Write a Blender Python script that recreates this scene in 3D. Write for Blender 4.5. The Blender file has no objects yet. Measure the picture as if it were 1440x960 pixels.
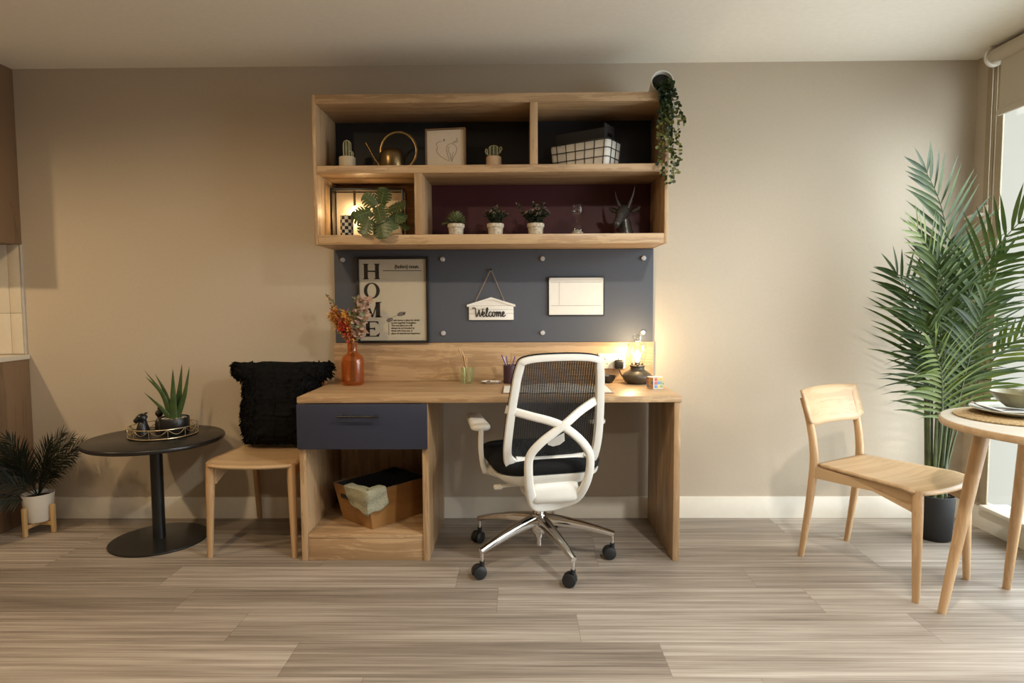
import bpy, bmesh, math, random
from mathutils import Vector, Matrix, Quaternion
PI = math.pi
R = math.radians
sc = bpy.context.scene
COL = sc.collection
V = Vector
random.seed(7)

# ------------------------------------------------------------------ helpers
def obj(name, bm, mat, parent=None, loc=(0, 0, 0), rot=(0, 0, 0), angle=40, mods=None):
    me = bpy.data.meshes.new(name)
    bmesh.ops.recalc_face_normals(bm, faces=bm.faces[:])
    bm.to_mesh(me)
    bm.free()
    o = bpy.data.objects.new(name, me)
    COL.objects.link(o)
    if mat:
        for m in (mat if isinstance(mat, (list, tuple)) else [mat]):
            me.materials.append(m)
    for p in me.polygons:
        p.use_smooth = True
    me.set_sharp_from_angle(angle=R(angle))
    o.location = loc
    o.rotation_euler = rot
    if parent:
        o.parent = parent
    for k, kw in (mods or []):
        m = o.modifiers.new(k, k)
        for a, b in kw.items():
            setattr(m, a, b)
    return o

def thing(name, label, cat, loc=(0, 0, 0), rz=0, group=None):
    o = bpy.data.objects.new(name, None)
    COL.objects.link(o)
    o.empty_display_size = 0.05
    o.location = loc
    o.rotation_euler = (0, 0, rz)
    return tag(o, label, cat, group)

def tag(o, label, cat, group=None):
    o['label'] = label
    o['category'] = cat
    if group:
        o['group'] = group
    return o

def struct(name, bm, mat, parent=None, **k):
    o = obj(name, bm, mat, parent, **k)
    o['kind'] = 'structure'
    return o

def dup(root, loc, rz, label, group=None):
    r = root.copy()
    COL.objects.link(r)
    r.location = loc
    r.rotation_euler = (0, 0, rz)
    r['label'] = label
    if group:
        r['group'] = group
    for ch in list(root.children):
        c = ch.copy()
        COL.objects.link(c)
        c.parent = r
        for g in ch.children:
            d = g.copy()
            COL.objects.link(d)
            d.parent = c
    return r

def B():
    return bmesh.new()

def bx(bm, lo, hi, bev=0.0, mtx=None, seg=2):
    """axis aligned box from lo to hi with rounded edges"""
    t = bmesh.new()
    bmesh.ops.create_cube(t, size=1)
    c = [(a + b) / 2 for a, b in zip(lo, hi)]
    s = [abs(b - a) for a, b in zip(lo, hi)]
    for v in t.verts:
        v.co = V((v.co.x * s[0] + c[0], v.co.y * s[1] + c[1], v.co.z * s[2] + c[2]))
    if bev > 0:
        bmesh.ops.bevel(t, geom=t.edges[:], offset=min(bev, min(s) * 0.45), segments=seg, affect='EDGES', profile=0.5)
    merge(bm, t, mtx)
    return bm

def merge(bm, t, mtx=None, mi=None):
    mp = {}
    for v in t.verts:
        mp[v] = bm.verts.new(mtx @ v.co if mtx else v.co)
    for f in t.faces:
        try:
            n = bm.faces.new([mp[v] for v in f.verts])
            n.material_index = f.material_index if mi is None else mi
        except ValueError:
            pass
    t.free()

def frames(pts, closed=False, up=None):
    n = len(pts)
    tang = []
    for i in range(n):
        if closed:
            a, b = pts[(i - 1) % n], pts[(i + 1) % n]
        else:
            a, b = pts[max(i - 1, 0)], pts[min(i + 1, n - 1)]
        d = (b - a)
        tang.append(d.normalized() if d.length > 1e-9 else V((0, 0, 1)))
    if up is None:
        u = V((0, 0, 1)) if abs(tang[0].z) < 0.9 else V((0, 1, 0))
    else:
        u = V(up)
    out = []
    nrm = (u - tang[0] * u.dot(tang[0])).normalized()
    for i in range(n):
        if up is not None:
            w = V(up)
            q = w - tang[i] * w.dot(tang[i])
            nrm = q.normalized() if q.length > 1e-6 else nrm
        elif i > 0:
            q = tang[i - 1].rotation_difference(tang[i])
            nrm = (q @ nrm).normalized()
        out.append((tang[i], nrm, tang[i].cross(nrm).normalized()))
    return out

def tube(bm, pts, r, n=10, closed=False, cap=True, up=None, r2=None):
    """sweep an ellipse (r along the normal, r2 along the binormal)"""
    pts = [V(p) for p in pts]
    m = len(pts)
    rr = r if isinstance(r, (list, tuple)) else [r] * m
    rb = r2 if isinstance(r2, (list, tuple)) else ([r2] * m if r2 else rr)
    rings = []
    for i, (t, a, b) in enumerate(frames(pts, closed, up)):
        rings.append([bm.verts.new(pts[i] + a * (math.cos(2 * PI * k / n) * rr[i]) + b * (math.sin(2 * PI * k / n) * rb[i])) for k in range(n)])
    for i in range(m if closed else m - 1):
        p, q = rings[i], rings[(i + 1) % m]
        for k in range(n):
            bm.faces.new((p[k], p[(k + 1) % n], q[(k + 1) % n], q[k]))
    if cap and not closed:
        bm.faces.new(list(reversed(rings[0])))
        bm.faces.new(rings[-1])
    return bm

def rbar(bm, pts, w, h, up, closed=False, rnd=0.3, cap=True):
    """sweep a rounded rectangle: h along up, w across"""
    pts = [V(p) for p in pts]
    m = len(pts)
    ww = w if isinstance(w, (list, tuple)) else [w] * m
    hh = h if isinstance(h, (list, tuple)) else [h] * m
    rings = []
    for i, (t, a, b) in enumerate(frames(pts, closed, up)):
        ring = []
        x, y = hh[i] / 2, ww[i] / 2
        c = min(x, y) * 2 * rnd
        for sx, sy in ((1, 1), (-1, 1), (-1, -1), (1, -1)):
            base = math.atan2(sy, sx) - PI / 4
            for k in range(3):
                an = base + k * PI / 4
                ring.append(bm.verts.new(pts[i] + a * (sx * (x - c) + c * math.cos(an)) + b * (sy * (y - c) + c * math.sin(an))))
        rings.append(ring)
    n = 12
    for i in range(m if closed else m - 1):
        p, q = rings[i], rings[(i + 1) % m]
        for k in range(n):
            bm.faces.new((p[k], p[(k + 1) % n], q[(k + 1) % n], q[k]))
    if cap and not closed:
        bm.faces.new(list(reversed(rings[0])))
        bm.faces.new(rings[-1])
    return bm

def lathe(bm, prof, n=32, c=(0, 0, 0), mtx=None, mi=0):
    c = V(c)
    rings = []
    for r, z in prof:
        if r < 1e-6:
            v = V((0, 0, z)) + c
            rings.append([bm.verts.new(mtx @ v if mtx else v)])
        else:
            ring = []
            for k in range(n):
                v = V((r * math.cos(2 * PI * k / n), r * math.sin(2 * PI * k / n), z)) + c
                ring.append(bm.verts.new(mtx @ v if mtx else v))
            rings.append(ring)
    for p, q in zip(rings, rings[1:]):
        for k in range(n):
            a, b = p[k % len(p)], p[(k + 1) % len(p)]
            d, e = q[k % len(q)], q[(k + 1) % len(q)]
            vs = []
            for v in (a, b, e, d):
                if v not in vs:
                    vs.append(v)
            if len(vs) > 2:
                f = bm.faces.new(vs)
                f.material_index = mi
    return bm

def prism(bm, pts, d0, d1, axis='y', mtx=None):
    """extrude a closed outline of (a, b) points from d0 to d1 along axis"""
    def mk(a, b, d):
        v = {'y': V((a, d, b)), 'z': V((a, b, d)), 'x': V((d, a, b))}[axis]
        return bm.verts.new(mtx @ v if mtx else v)
    p = [mk(a, b, d0) for a, b in pts]
    q = [mk(a, b, d1) for a, b in pts]
    n = len(pts)
    bm.faces.new(p)
    bm.faces.new(list(reversed(q)))
    for i in range(n):
        bm.faces.new((p[i], q[i], q[(i + 1) % n], p[(i + 1) % n]))
    return bm

def surf(bm, f, nu, nv, wrap=False):
    g = [[bm.verts.new(f(i / nu, j / nv)) for i in range(nu if wrap else nu + 1)] for j in range(nv + 1)]
    k = nu
    for j in range(nv):
        for i in range(nu):
            a, b = i, (i + 1) % len(g[0])
            bm.faces.new((g[j][a], g[j][b], g[j + 1][b], g[j + 1][a]))
    return g

def bez(p0, p1, p2, n=12):
    p0, p1, p2 = V(p0), V(p1), V(p2)
    return [p0 * (1 - t) ** 2 + p1 * (2 * t * (1 - t)) + p2 * t * t for t in [i / n for i in range(n + 1)]]

def spline(pts, n=8, closed=False):
    """Catmull-Rom through the points"""
    P = [V(p) for p in pts]
    m = len(P)
    out = []
    for i in range(m if closed else m - 1):
        if closed:
            a, b, c, d = P[(i - 1) % m], P[i], P[(i + 1) % m], P[(i + 2) % m]
        else:
            a, b, c, d = P[max(i - 1, 0)], P[i], P[i + 1], P[min(i + 2, m - 1)]
        for k in range(n):
            t = k / n
            out.append(0.5 * ((2 * b) + (c - a) * t + (2 * a - 5 * b + 4 * c - d) * t * t + (3 * b - a - 3 * c + d) * t ** 3))
    if not closed:
        out.append(P[-1])
    return out

def rrect(w, h, r, n=5):
    pts = []
    for sx, sy, a0 in ((1, 1, 0), (-1, 1, 90), (-1, -1, 180), (1, -1, 270)):
        for k in range(n + 1):
            a = R(a0 + 90 * k / n)
            pts.append((sx * (w / 2 - r) + r * math.cos(a), sy * (h / 2 - r) + r * math.sin(a)))
    return pts

def blade(bm, p, d, nrm, L, W, droop=0.0, n=4, fold=0.25, base=0.35, peak=0.35, mi=0):
    """a leaflet: base point p, direction d, face normal nrm; folded along its midrib, drooping by gravity"""
    d = d.normalized()
    s = d.cross(nrm).normalized()
    nn = s.cross(d).normalized()
    rows = []
    q = V(p)
    dd = d.copy()
    for i in range(n + 1):
        t = i / n
        if t < peak:
            w = base + (1 - base) * math.sin(t / peak * PI / 2)
        else:
            w = math.cos((t - peak) / (1 - peak) * PI / 2) ** 0.9
        w = max(w, 0.02) * W / 2
        rows.append((bm.verts.new(q + s * w + nn * (fold * w)), bm.verts.new(q), bm.verts.new(q - s * w + nn * (fold * w))))
        dd = (dd + V((0, 0, -droop / n))).normalized()
        q = q + dd * (L / n)
    for a, b in zip(rows, rows[1:]):
        for i in (0, 1):
            f = bm.faces.new((a[i], a[i + 1], b[i + 1], b[i]))
            f.material_index = mi

def text_bm(bm, s, size, loc, mtx=None, depth=0.0004, align='LEFT', spacing=1.0, fat=0.0):
    cu = bpy.data.curves.new('lettering', 'FONT')
    cu.body = s
    cu.size = size
    cu.extrude = depth
    cu.offset = fat
    cu.align_x = align
    cu.space_character = spacing
    cu.resolution_u = 3
    o = bpy.data.objects.new('lettering', cu)
    COL.objects.link(o)
    dg = bpy.context.evaluated_depsgraph_get()
    me = o.evaluated_get(dg).to_mesh()
    t = bmesh.new()
    t.from_mesh(me)
    o.evaluated_get(dg).to_mesh_clear()
    bpy.data.objects.remove(o)
    bpy.data.curves.remove(cu)
    M = Matrix.Translation(loc) @ Matrix.Rotation(PI / 2, 4, 'X')
    merge(bm, t, (mtx @ M) if mtx else M)

def frame4(bm, x0, x1, z0, z1, w, y0, y1, bev=0.001):
    """four sides of a rectangular frame in the xz plane"""
    bx(bm, (x0, y0, z0), (x0 + w, y1, z1), bev)
    bx(bm, (x1 - w, y0, z0), (x1, y1, z1), bev)
    bx(bm, (x0 + w, y0, z1 - w), (x1 - w, y1, z1), bev)
    bx(bm, (x0 + w, y0, z0), (x1 - w, y1, z0 + w), bev)

# ------------------------------------------------------------------ materials
def nodemat(name):
    m = bpy.data.materials.new(name)
    m.use_nodes = True
    nt = m.node_tree
    nt.nodes.clear()
    out = nt.nodes.new('ShaderNodeOutputMaterial')
    p = nt.nodes.new('ShaderNodeBsdfPrincipled')
    nt.links.new(p.outputs[0], out.inputs[0])
    return m, nt, p, out

def N(nt, t, **kw):
    n = nt.nodes.new(t)
    for k, v in kw.items():
        if k in n.inputs:
            n.inputs[k].default_value = v
        else:
            setattr(n, k, v)
    return n

def ramp(nt, fac, stops):
    r = nt.nodes.new('ShaderNodeValToRGB')
    e = r.color_ramp.elements
    while len(e) > 1:
        e.remove(e[-1])
    e[0].position, e[0].color = stops[0][0], (*stops[0][1], 1)
    for p, c in stops[1:]:
        x = e.new(p)
        x.color = (*c, 1)
    nt.links.new(fac, r.inputs[0])
    return r.outputs[0]

def bump(nt, p, h, strength=0.2, dist=0.002):
    b = N(nt, 'ShaderNodeBump', Strength=strength, Distance=dist)
    nt.links.new(h, b.inputs['Height'])
    nt.links.new(b.outputs[0], p.inputs['Normal'])

def plain(name, c, rough=0.5, metal=0.0, var=0.06, scale=30, bmp=0.0, spec=0.5, stretch=(1, 1, 1), coat=0):
    m, nt, p, out = nodemat(name)
    tc = N(nt, 'ShaderNodeTexCoord')
    mp = N(nt, 'ShaderNodeMapping', Scale=stretch)
    nt.links.new(tc.outputs['Object'], mp.inputs[0])
    no = N(nt, 'ShaderNodeTexNoise', Scale=scale, Detail=4.0)
    nt.links.new(mp.outputs[0], no.inputs['Vector'])
    lo = [max(0, x * (1 - var)) for x in c]
    hi = [min(1, x * (1 + var)) for x in c]
    nt.links.new(ramp(nt, no.outputs[0], [(0.3, lo), (0.7, hi)]), p.inputs['Base Color'])
    p.inputs['Roughness'].default_value = rough
    p.inputs['Metallic'].default_value = metal
    p.inputs['Specular IOR Level'].default_value = spec
    p.inputs['Coat Weight'].default_value = coat
    if bmp:
        bump(nt, p, no.outputs[0], bmp)
    return m

def wood(name, c1, c2, axis='x', rough=0.42, freq=32, contrast=1.0, knots=True):
    m, nt, p, out = nodemat(name)
    tc = N(nt, 'ShaderNodeTexCoord')
    k = 0.055
    s = {'x': (k, 1, 1), 'y': (1, k, 1), 'z': (1, 1, k)}[axis]
    mp = N(nt, 'ShaderNodeMapping', Scale=s)
    nt.links.new(tc.outputs['Object'], mp.inputs[0])
    # warp the grain so it wanders
    wn = N(nt, 'ShaderNodeTexNoise', Scale=2.2, Detail=2.0)
    nt.links.new(tc.outputs['Object'], wn.inputs['Vector'])
    wm = N(nt, 'ShaderNodeVectorMath', operation='SCALE')
    wm.inputs['Scale'].default_value = 0.06
    nt.links.new(wn.outputs['Color'], wm.inputs[0])
    ad = N(nt, 'ShaderNodeVectorMath', operation='ADD')
    nt.links.new(mp.outputs[0], ad.inputs[0])
    nt.links.new(wm.outputs[0], ad.inputs[1])
    n1 = N(nt, 'ShaderNodeTexNoise', Scale=freq, Detail=6.0, Roughness=0.65)
    n2 = N(nt, 'ShaderNodeTexNoise', Scale=freq * 5, Detail=3.0, Roughness=0.6)
    n3 = N(nt, 'ShaderNodeTexNoise', Scale=5.0, Detail=2.0)
    for n in (n1, n2, n3):
        nt.links.new(ad.outputs[0], n.inputs['Vector'])
    mx = N(nt, 'ShaderNodeMath', operation='MULTIPLY_ADD')
    nt.links.new(n2.outputs[0], mx.inputs[0])
    mx.inputs[1].default_value = 0.35
    nt.links.new(n1.outputs[0], mx.inputs[2])
    my = N(nt, 'ShaderNodeMath', operation='MULTIPLY_ADD')
    nt.links.new(n3.outputs[0], my.inputs[0])
    my.inputs[1].default_value = 0.6
    nt.links.new(mx.outputs[0], my.inputs[2])
    lo, hi = 0.98 - 0.28 / contrast, 0.98 + 0.28 / contrast
    nt.links.new(ramp(nt, my.outputs[0], [(max(0, lo), c2), (min(1, (lo + hi) / 2), tuple((a + b) / 2 for a, b in zip(c1, c2))), (1.0, c1)]), p.inputs['Base Color'])
    p.inputs['Roughness'].default_value = rough
    bump(nt, p, n2.outputs[0], 0.06, 0.001)
    return m

def glassy(name, tint, diff=None, tw=0.82, rough=0.02):
    """thin glass: tinted see-through plus a mirror sheen that grows at grazing angles"""
    m, nt, p, out = nodemat(name)
    nt.nodes.remove(p)
    tr = N(nt, 'ShaderNodeBsdfTransparent', Color=(*tint, 1))
    gl = N(nt, 'ShaderNodeBsdfGlossy', Roughness=rough, Color=(1, 1, 1, 1))
    lw = N(nt, 'ShaderNodeLayerWeight', Blend=0.5)
    pw = N(nt, 'ShaderNodeMath', operation='POWER')
    nt.links.new(lw.outputs['Facing'], pw.inputs[0])
    pw.inputs[1].default_value = 4.0
    fr = N(nt, 'ShaderNodeMath', operation='MULTIPLY_ADD')
    nt.links.new(pw.outputs[0], fr.inputs[0])
    fr.inputs[1].default_value = 0.6
    fr.inputs[2].default_value = 0.04
    mx = N(nt, 'ShaderNodeMixShader')
    nt.links.new(fr.outputs[0], mx.inputs[0])
    src = tr
    if diff:
        df = N(nt, 'ShaderNodeBsdfDiffuse', Color=(*diff, 1))
        m2 = N(nt, 'ShaderNodeMixShader', Fac=1 - tw)
        nt.links.new(tr.outputs[0], m2.inputs[1])
        nt.links.new(df.outputs[0], m2.inputs[2])
        src = m2
    nt.links.new(src.outputs[0], mx.inputs[1])
    nt.links.new(gl.outputs[0], mx.inputs[2])
    nt.links.new(mx.outputs[0], out.inputs[0])
    return m

def emit(name, c, s):
    m, nt, p, out = nodemat(name)
    p.inputs['Base Color'].default_value = (*c, 1)
    p.inputs['Emission Color'].default_value = (*c, 1)
    p.inputs['Emission Strength'].default_value = s
    return m

def leafmat(name, c1, c2, rough=0.4, scale=14, trans=0.15):
    m, nt, p, out = nodemat(name)
    tc = N(nt, 'ShaderNodeTexCoord')
    no = N(nt, 'ShaderNodeTexNoise', Scale=scale, Detail=3.0)
    nt.links.new(tc.outputs['Object'], no.inputs['Vector'])
    col = ramp(nt, no.outputs[0], [(0.32, c1), (0.68, c2)])
    nt.links.new(col, p.inputs['Base Color'])
    p.inputs['Roughness'].default_value = rough
    tl = N(nt, 'ShaderNodeBsdfTranslucent')
    nt.links.new(col, tl.inputs[0])
    mx = N(nt, 'ShaderNodeMixShader', Fac=trans)
    nt.links.new(p.outputs[0], mx.inputs[1])
    nt.links.new(tl.outputs[0], mx.inputs[2])
    nt.links.new(mx.outputs[0], out.inputs[0])
    return m

OAK1, OAK2 = (0.50, 0.335, 0.185), (0.30, 0.18, 0.088)
M = {}
M['oak_x'] = wood('oak laminate long grain', OAK1, OAK2, 'x')
M['oak_y'] = wood('oak laminate deep grain', OAK1, OAK2, 'y')
M['oak_z'] = wood('oak laminate upright grain', OAK1, OAK2, 'z')
M['beech_x'] = wood('beech plywood', (0.53, 0.365, 0.205), (0.43, 0.28, 0.148), 'x', 0.38, 18)
M['beech_y'] = wood('beech plywood deep grain', (0.53, 0.365, 0.205), (0.43, 0.28, 0.148), 'y', 0.38, 18)
M['beech_z'] = wood('solid beech legs', (0.52, 0.335, 0.175), (0.38, 0.23, 0.11), 'z', 0.4, 18)
M['kitchen_z'] = wood('kitchen walnut laminate', (0.22, 0.135, 0.075), (0.125, 0.075, 0.040), 'z', 0.5, 14)
M['table_white'] = wood('pale laminate table top', (0.55, 0.50, 0.42), (0.48, 0.42, 0.34), 'x', 0.35, 14)
M['bin_wood'] = wood('brown veneer', (0.32, 0.165, 0.055), (0.22, 0.105, 0.033), 'x', 0.35, 8)
M['dark_wood'] = wood('dark frame wood', (0.20, 0.115, 0.055), (0.12, 0.065, 0.03), 'z', 0.45, 18)
M['stand_wood'] = wood('bamboo stand', (0.55, 0.36, 0.16), (0.40, 0.25, 0.10), 'z', 0.5, 18)
M['wall'] = plain('beige wall paint', (0.50, 0.43, 0.335), 0.75, var=0.02, scale=60, bmp=0.03, spec=0.25)
M['wall_dark'] = plain('unseen wall darkened to cut bounce', (0.24, 0.185, 0.125), 0.7, var=0.03, scale=60, spec=0.25)  # for the unseen walls, coloured darker to cut bounced light
M['ceiling'] = plain('ceiling paint', (0.84, 0.81, 0.72), 0.8, var=0.02, scale=40, bmp=0.02, spec=0.2)
M['trim'] = plain('white gloss skirting', (0.74, 0.69, 0.59), 0.35, var=0.02)
M['navy'] = plain('navy laminate', (0.028, 0.033, 0.058), 0.45, var=0.05, scale=120)
M['black_back'] = plain('near black back panel', (0.010, 0.011, 0.013), 0.6)
M['navy_back'] = plain('dark navy back panel', (0.012, 0.014, 0.022), 0.6)
M['burgundy'] = plain('burgundy back panel', (0.050, 0.004, 0.008), 0.55)
M['slate'] = plain('slate blue pinboard felt', (0.092, 0.098, 0.114), 0.8, var=0.08, scale=260, bmp=0.1, spec=0.2)
M['black'] = plain('satin black', (0.012, 0.012, 0.012), 0.35)
M['black_matt'] = plain('matt black', (0.014, 0.013, 0.013), 0.7)
M['black_table'] = plain('black table lacquer', (0.012, 0.0115, 0.011), 0.30, scale=80)
M['shag'] = plain('black shaggy wool', (0.006, 0.006, 0.006), 0.95, var=0.4, scale=60, bmp=0.6, spec=0.1)
M['white_plastic'] = plain('off white nylon', (0.78, 0.755, 0.69), 0.38, var=0.02)
M['white'] = plain('white', (0.80, 0.77, 0.70), 0.5, var=0.02)
M['paper'] = plain('cream paper', (0.63, 0.535, 0.42), 0.65, var=0.02)
M['ink'] = plain('black ink', (0.014, 0.011, 0.010), 0.6)
M['grey_ink'] = plain('grey ink', (0.20, 0.17, 0.15), 0.6)
M['chrome'] = plain('polished aluminium', (0.72, 0.71, 0.69), 0.10, 1.0, var=0.03)
M['steel'] = plain('brushed steel', (0.66, 0.66, 0.66), 0.42, 0.6)
M['brass'] = plain('aged brass', (0.17, 0.115, 0.050), 0.30, 0.9, var=0.3, scale=25)
M['gold'] = plain('pale gold wire', (0.80, 0.66, 0.42), 0.28, 0.9)
M['caster'] = plain('caster rubber', (0.010, 0.011, 0.012), 0.45)
M['seat_fabric'] = plain('black seat fabric', (0.010, 0.010, 0.011), 0.9, var=0.4, scale=300, bmp=0.3, spec=0.2)
M['palm'] = leafmat('palm leaf', (0.024, 0.048, 0.010), (0.070, 0.110, 0.022), 0.36, 9)
M['palm_light'] = leafmat('young palm leaf', (0.075, 0.120, 0.018), (0.165, 0.205, 0.038), 0.4, 9, 0.2)
M['palm_stem'] = plain('palm stem', (0.065, 0.085, 0.030), 0.5, var=0.4, scale=20)
M['dark_palm'] = leafmat('dark palm leaf', (0.008, 0.012, 0.006), (0.018, 0.024, 0.012), 0.5, 12, 0.05)
M['aloe'] = leafmat('aloe leaf', (0.030, 0.065, 0.020), (0.065, 0.105, 0.030), 0.42, 25, 0.05)
M['monstera'] = leafmat('monstera leaf', (0.035, 0.060, 0.018), (0.075, 0.105, 0.030), 0.38, 20, 0.12)
M['rib'] = plain('pale leaf rib', (0.15, 0.18, 0.075), 0.5)
M['succulent'] = leafmat('sage succulent leaf', (0.10, 0.13, 0.05), (0.24, 0.26, 0.12), 0.5, 60)
M['herb'] = leafmat('dark herb leaf', (0.022, 0.034, 0.014), (0.055, 0.065, 0.03), 0.55, 60)
M['blossom'] = plain('dusty pink blossom', (0.26, 0.16, 0.13), 0.7, var=0.3)
M['trail'] = leafmat('trailing leaf', (0.020, 0.040, 0.014), (0.055, 0.080, 0.022), 0.45, 20)
M['trail_light'] = leafmat('pale trailing leaf', (0.14, 0.16, 0.04), (0.26, 0.25, 0.07), 0.45, 20)
M['soil'] = plain('soil', (0.020, 0.015, 0.010), 0.95, var=0.5, scale=90, bmp=0.6)
M['pebble'] = plain('pale pebbles', (0.40, 0.35, 0.28), 0.8, var=0.6, scale=110, bmp=0.6)
M['cream_pot'] = plain('cream ceramic', (0.56, 0.48, 0.34), 0.55, var=0.04)
M['peach_pot'] = plain('peach ceramic', (0.60, 0.43, 0.27), 0.55, var=0.04)
M['rustic_pot'] = plain('crackled white clay', (0.52, 0.46, 0.35), 0.75, var=0.35, scale=70, bmp=0.5)
M['bust'] = plain('dark silvered resin', (0.055, 0.05, 0.045), 0.33, 0.5, var=0.5, scale=90, bmp=0.4)
M['amber'] = glassy('amber glass', (0.94, 0.70, 0.45), (0.42, 0.17, 0.05), 0.90)
M['clear'] = glassy('clear glass', (0.95, 0.96, 0.95))
M['greenish'] = glassy('green tinted glass', (0.90, 0.94, 0.85), (0.45, 0.50, 0.30), 0.93)
M['pane'] = glassy('window glass', (0.97, 0.98, 0.975))
M['olive'] = plain('olive glazed stoneware', (0.165, 0.145, 0.070), 0.32, var=0.2, scale=25)
M['plate'] = plain('pale glazed plate', (0.58, 0.57, 0.50), 0.25, var=0.05)
M['cloth_sage'] = plain('sage knitted cloth', (0.34, 0.33, 0.235), 0.95, var=0.35, scale=220, bmp=0.8, spec=0.1)
M['tile'] = plain('cream gloss tile', (0.66, 0.60, 0.49), 0.18, var=0.02)
M['blind'] = plain('beige blind fabric', (0.50, 0.445, 0.35), 0.85, var=0.03, scale=200)
M['taupe'] = plain('taupe window frame', (0.36, 0.29, 0.19), 0.55, var=0.04)
M['lamp_base'] = plain('dark bronze ceramic', (0.055, 0.042, 0.026), 0.42, var=0.15)
M['felt_plum'] = plain('plum pot', (0.05, 0.02, 0.03), 0.5)
M['purple'] = plain('violet paint', (0.12, 0.05, 0.22), 0.45)
M['twine'] = plain('twine', (0.34, 0.24, 0.13), 0.9, var=0.3, scale=200)
M['brush_wood'] = plain('brush handle', (0.45, 0.27, 0.12), 0.5, var=0.2)
# ------------------------------------------------------------------ camera: 22 mm lens, level with the desk top items, tipped 3.7 degrees down
def make_camera():
    cd = bpy.data.cameras.new('camera')
    cd.sensor_width = 36
    cd.lens = 22.0
    cd.clip_start = 0.05
    o = bpy.data.objects.new('camera', cd)
    COL.objects.link(o)
    d = V((11 / 880, 56 / 880, -1)).normalized()
    e = V((1, 0.0048, 0))
    z = e.cross(-d).normalized()
    if z.y < 0:
        z = -z
    x = d.cross(z).normalized()
    m = Matrix((x, d, z)).to_4x4()
    m.translation = V((0, -3.4, 1.1915))
    o.matrix_world = m
    sc.camera = o
make_camera()

# ------------------------------------------------------------------ the room
XL, XR, YB, H = -4.6, 2.41, -5.6, 2.445
WY0, WY1, WZ0, WZ1 = -0.20, -2.5, 0.125, 2.40       # window opening in the side wall

def floor_mat():
    m, nt, p, out = nodemat('grey oak vinyl planks')
    uv = N(nt, 'ShaderNodeUVMap', uv_map='grain')
    at = N(nt, 'ShaderNodeAttribute', attribute_name='tone')
    ed = N(nt, 'ShaderNodeUVMap', uv_map='edge')
    mp = N(nt, 'ShaderNodeMapping', Scale=(0.9, 34, 1))
    nt.links.new(uv.outputs[0], mp.inputs[0])
    n1 = N(nt, 'ShaderNodeTexNoise', Scale=1.3, Detail=7.0, Roughness=0.68)
    nt.links.new(mp.outputs[0], n1.inputs['Vector'])
    mp2 = N(nt, 'ShaderNodeMapping', Scale=(1.5, 150, 1))
    nt.links.new(uv.outputs[0], mp2.inputs[0])
    n2 = N(nt, 'ShaderNodeTexNoise', Scale=1.0, Detail=3.0)
    nt.links.new(mp2.outputs[0], n2.inputs['Vector'])
    mp3 = N(nt, 'ShaderNodeMapping', Scale=(0.5, 7, 1))
    nt.links.new(uv.outputs[0], mp3.inputs[0])
    n3 = N(nt, 'ShaderNodeTexNoise', Scale=1.0, Detail=2.0)
    nt.links.new(mp3.outputs[0], n3.inputs['Vector'])
    a = N(nt, 'ShaderNodeMath', operation='MULTIPLY_ADD')
    nt.links.new(n2.outputs[0], a.inputs[0]); a.inputs[1].default_value = 0.45
    nt.links.new(n1.outputs[0], a.inputs[2])
    b = N(nt, 'ShaderNodeMath', operation='MULTIPLY_ADD')
    nt.links.new(n3.outputs[0], b.inputs[0]); b.inputs[1].default_value = 0.55
    nt.links.new(a.outputs[0], b.inputs[2])
    c = N(nt, 'ShaderNodeMath', operation='MULTIPLY_ADD')
    nt.links.new(at.outputs['Fac'], c.inputs[0]); c.inputs[1].default_value = 0.36
    nt.links.new(b.outputs[0], c.inputs[2])
    sb = N(nt, 'ShaderNodeMath', operation='SUBTRACT')
    nt.links.new(c.outputs[0], sb.inputs[0]); sb.inputs[1].default_value = 0.68
    col = ramp(nt, sb.outputs[0], [(0.26, (0.155, 0.126, 0.100)), (0.46, (0.265, 0.222, 0.180)), (0.62, (0.375, 0.325, 0.272)), (0.80, (0.50, 0.445, 0.385))])
    # fine dark joints at plank edges
    sp = N(nt, 'ShaderNodeSeparateXYZ')
    nt.links.new(ed.outputs[0], sp.inputs[0])
    mn = N(nt, 'ShaderNodeMath', operation='MINIMUM')
    nt.links.new(sp.outputs[0], mn.inputs[0]); nt.links.new(sp.outputs[1], mn.inputs[1])
    lt = N(nt, 'ShaderNodeMath', operation='LESS_THAN')
    nt.links.new(mn.outputs[0], lt.inputs[0]); lt.inputs[1].default_value = 0.0016
    mx = N(nt, 'ShaderNodeMixRGB', blend_type='MULTIPLY')
    mx.inputs[2].default_value = (0.55, 0.52, 0.50, 1)
    nt.links.new(lt.outputs[0], mx.inputs[0]); nt.links.new(col, mx.inputs[1])
    nt.links.new(mx.outputs[0], p.inputs['Base Color'])
    p.inputs['Roughness'].default_value = 0.42
    p.inputs['Specular IOR Level'].default_value = 0.4
    bump(nt, p, n2.outputs[0], 0.08, 0.001)
    return m

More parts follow.
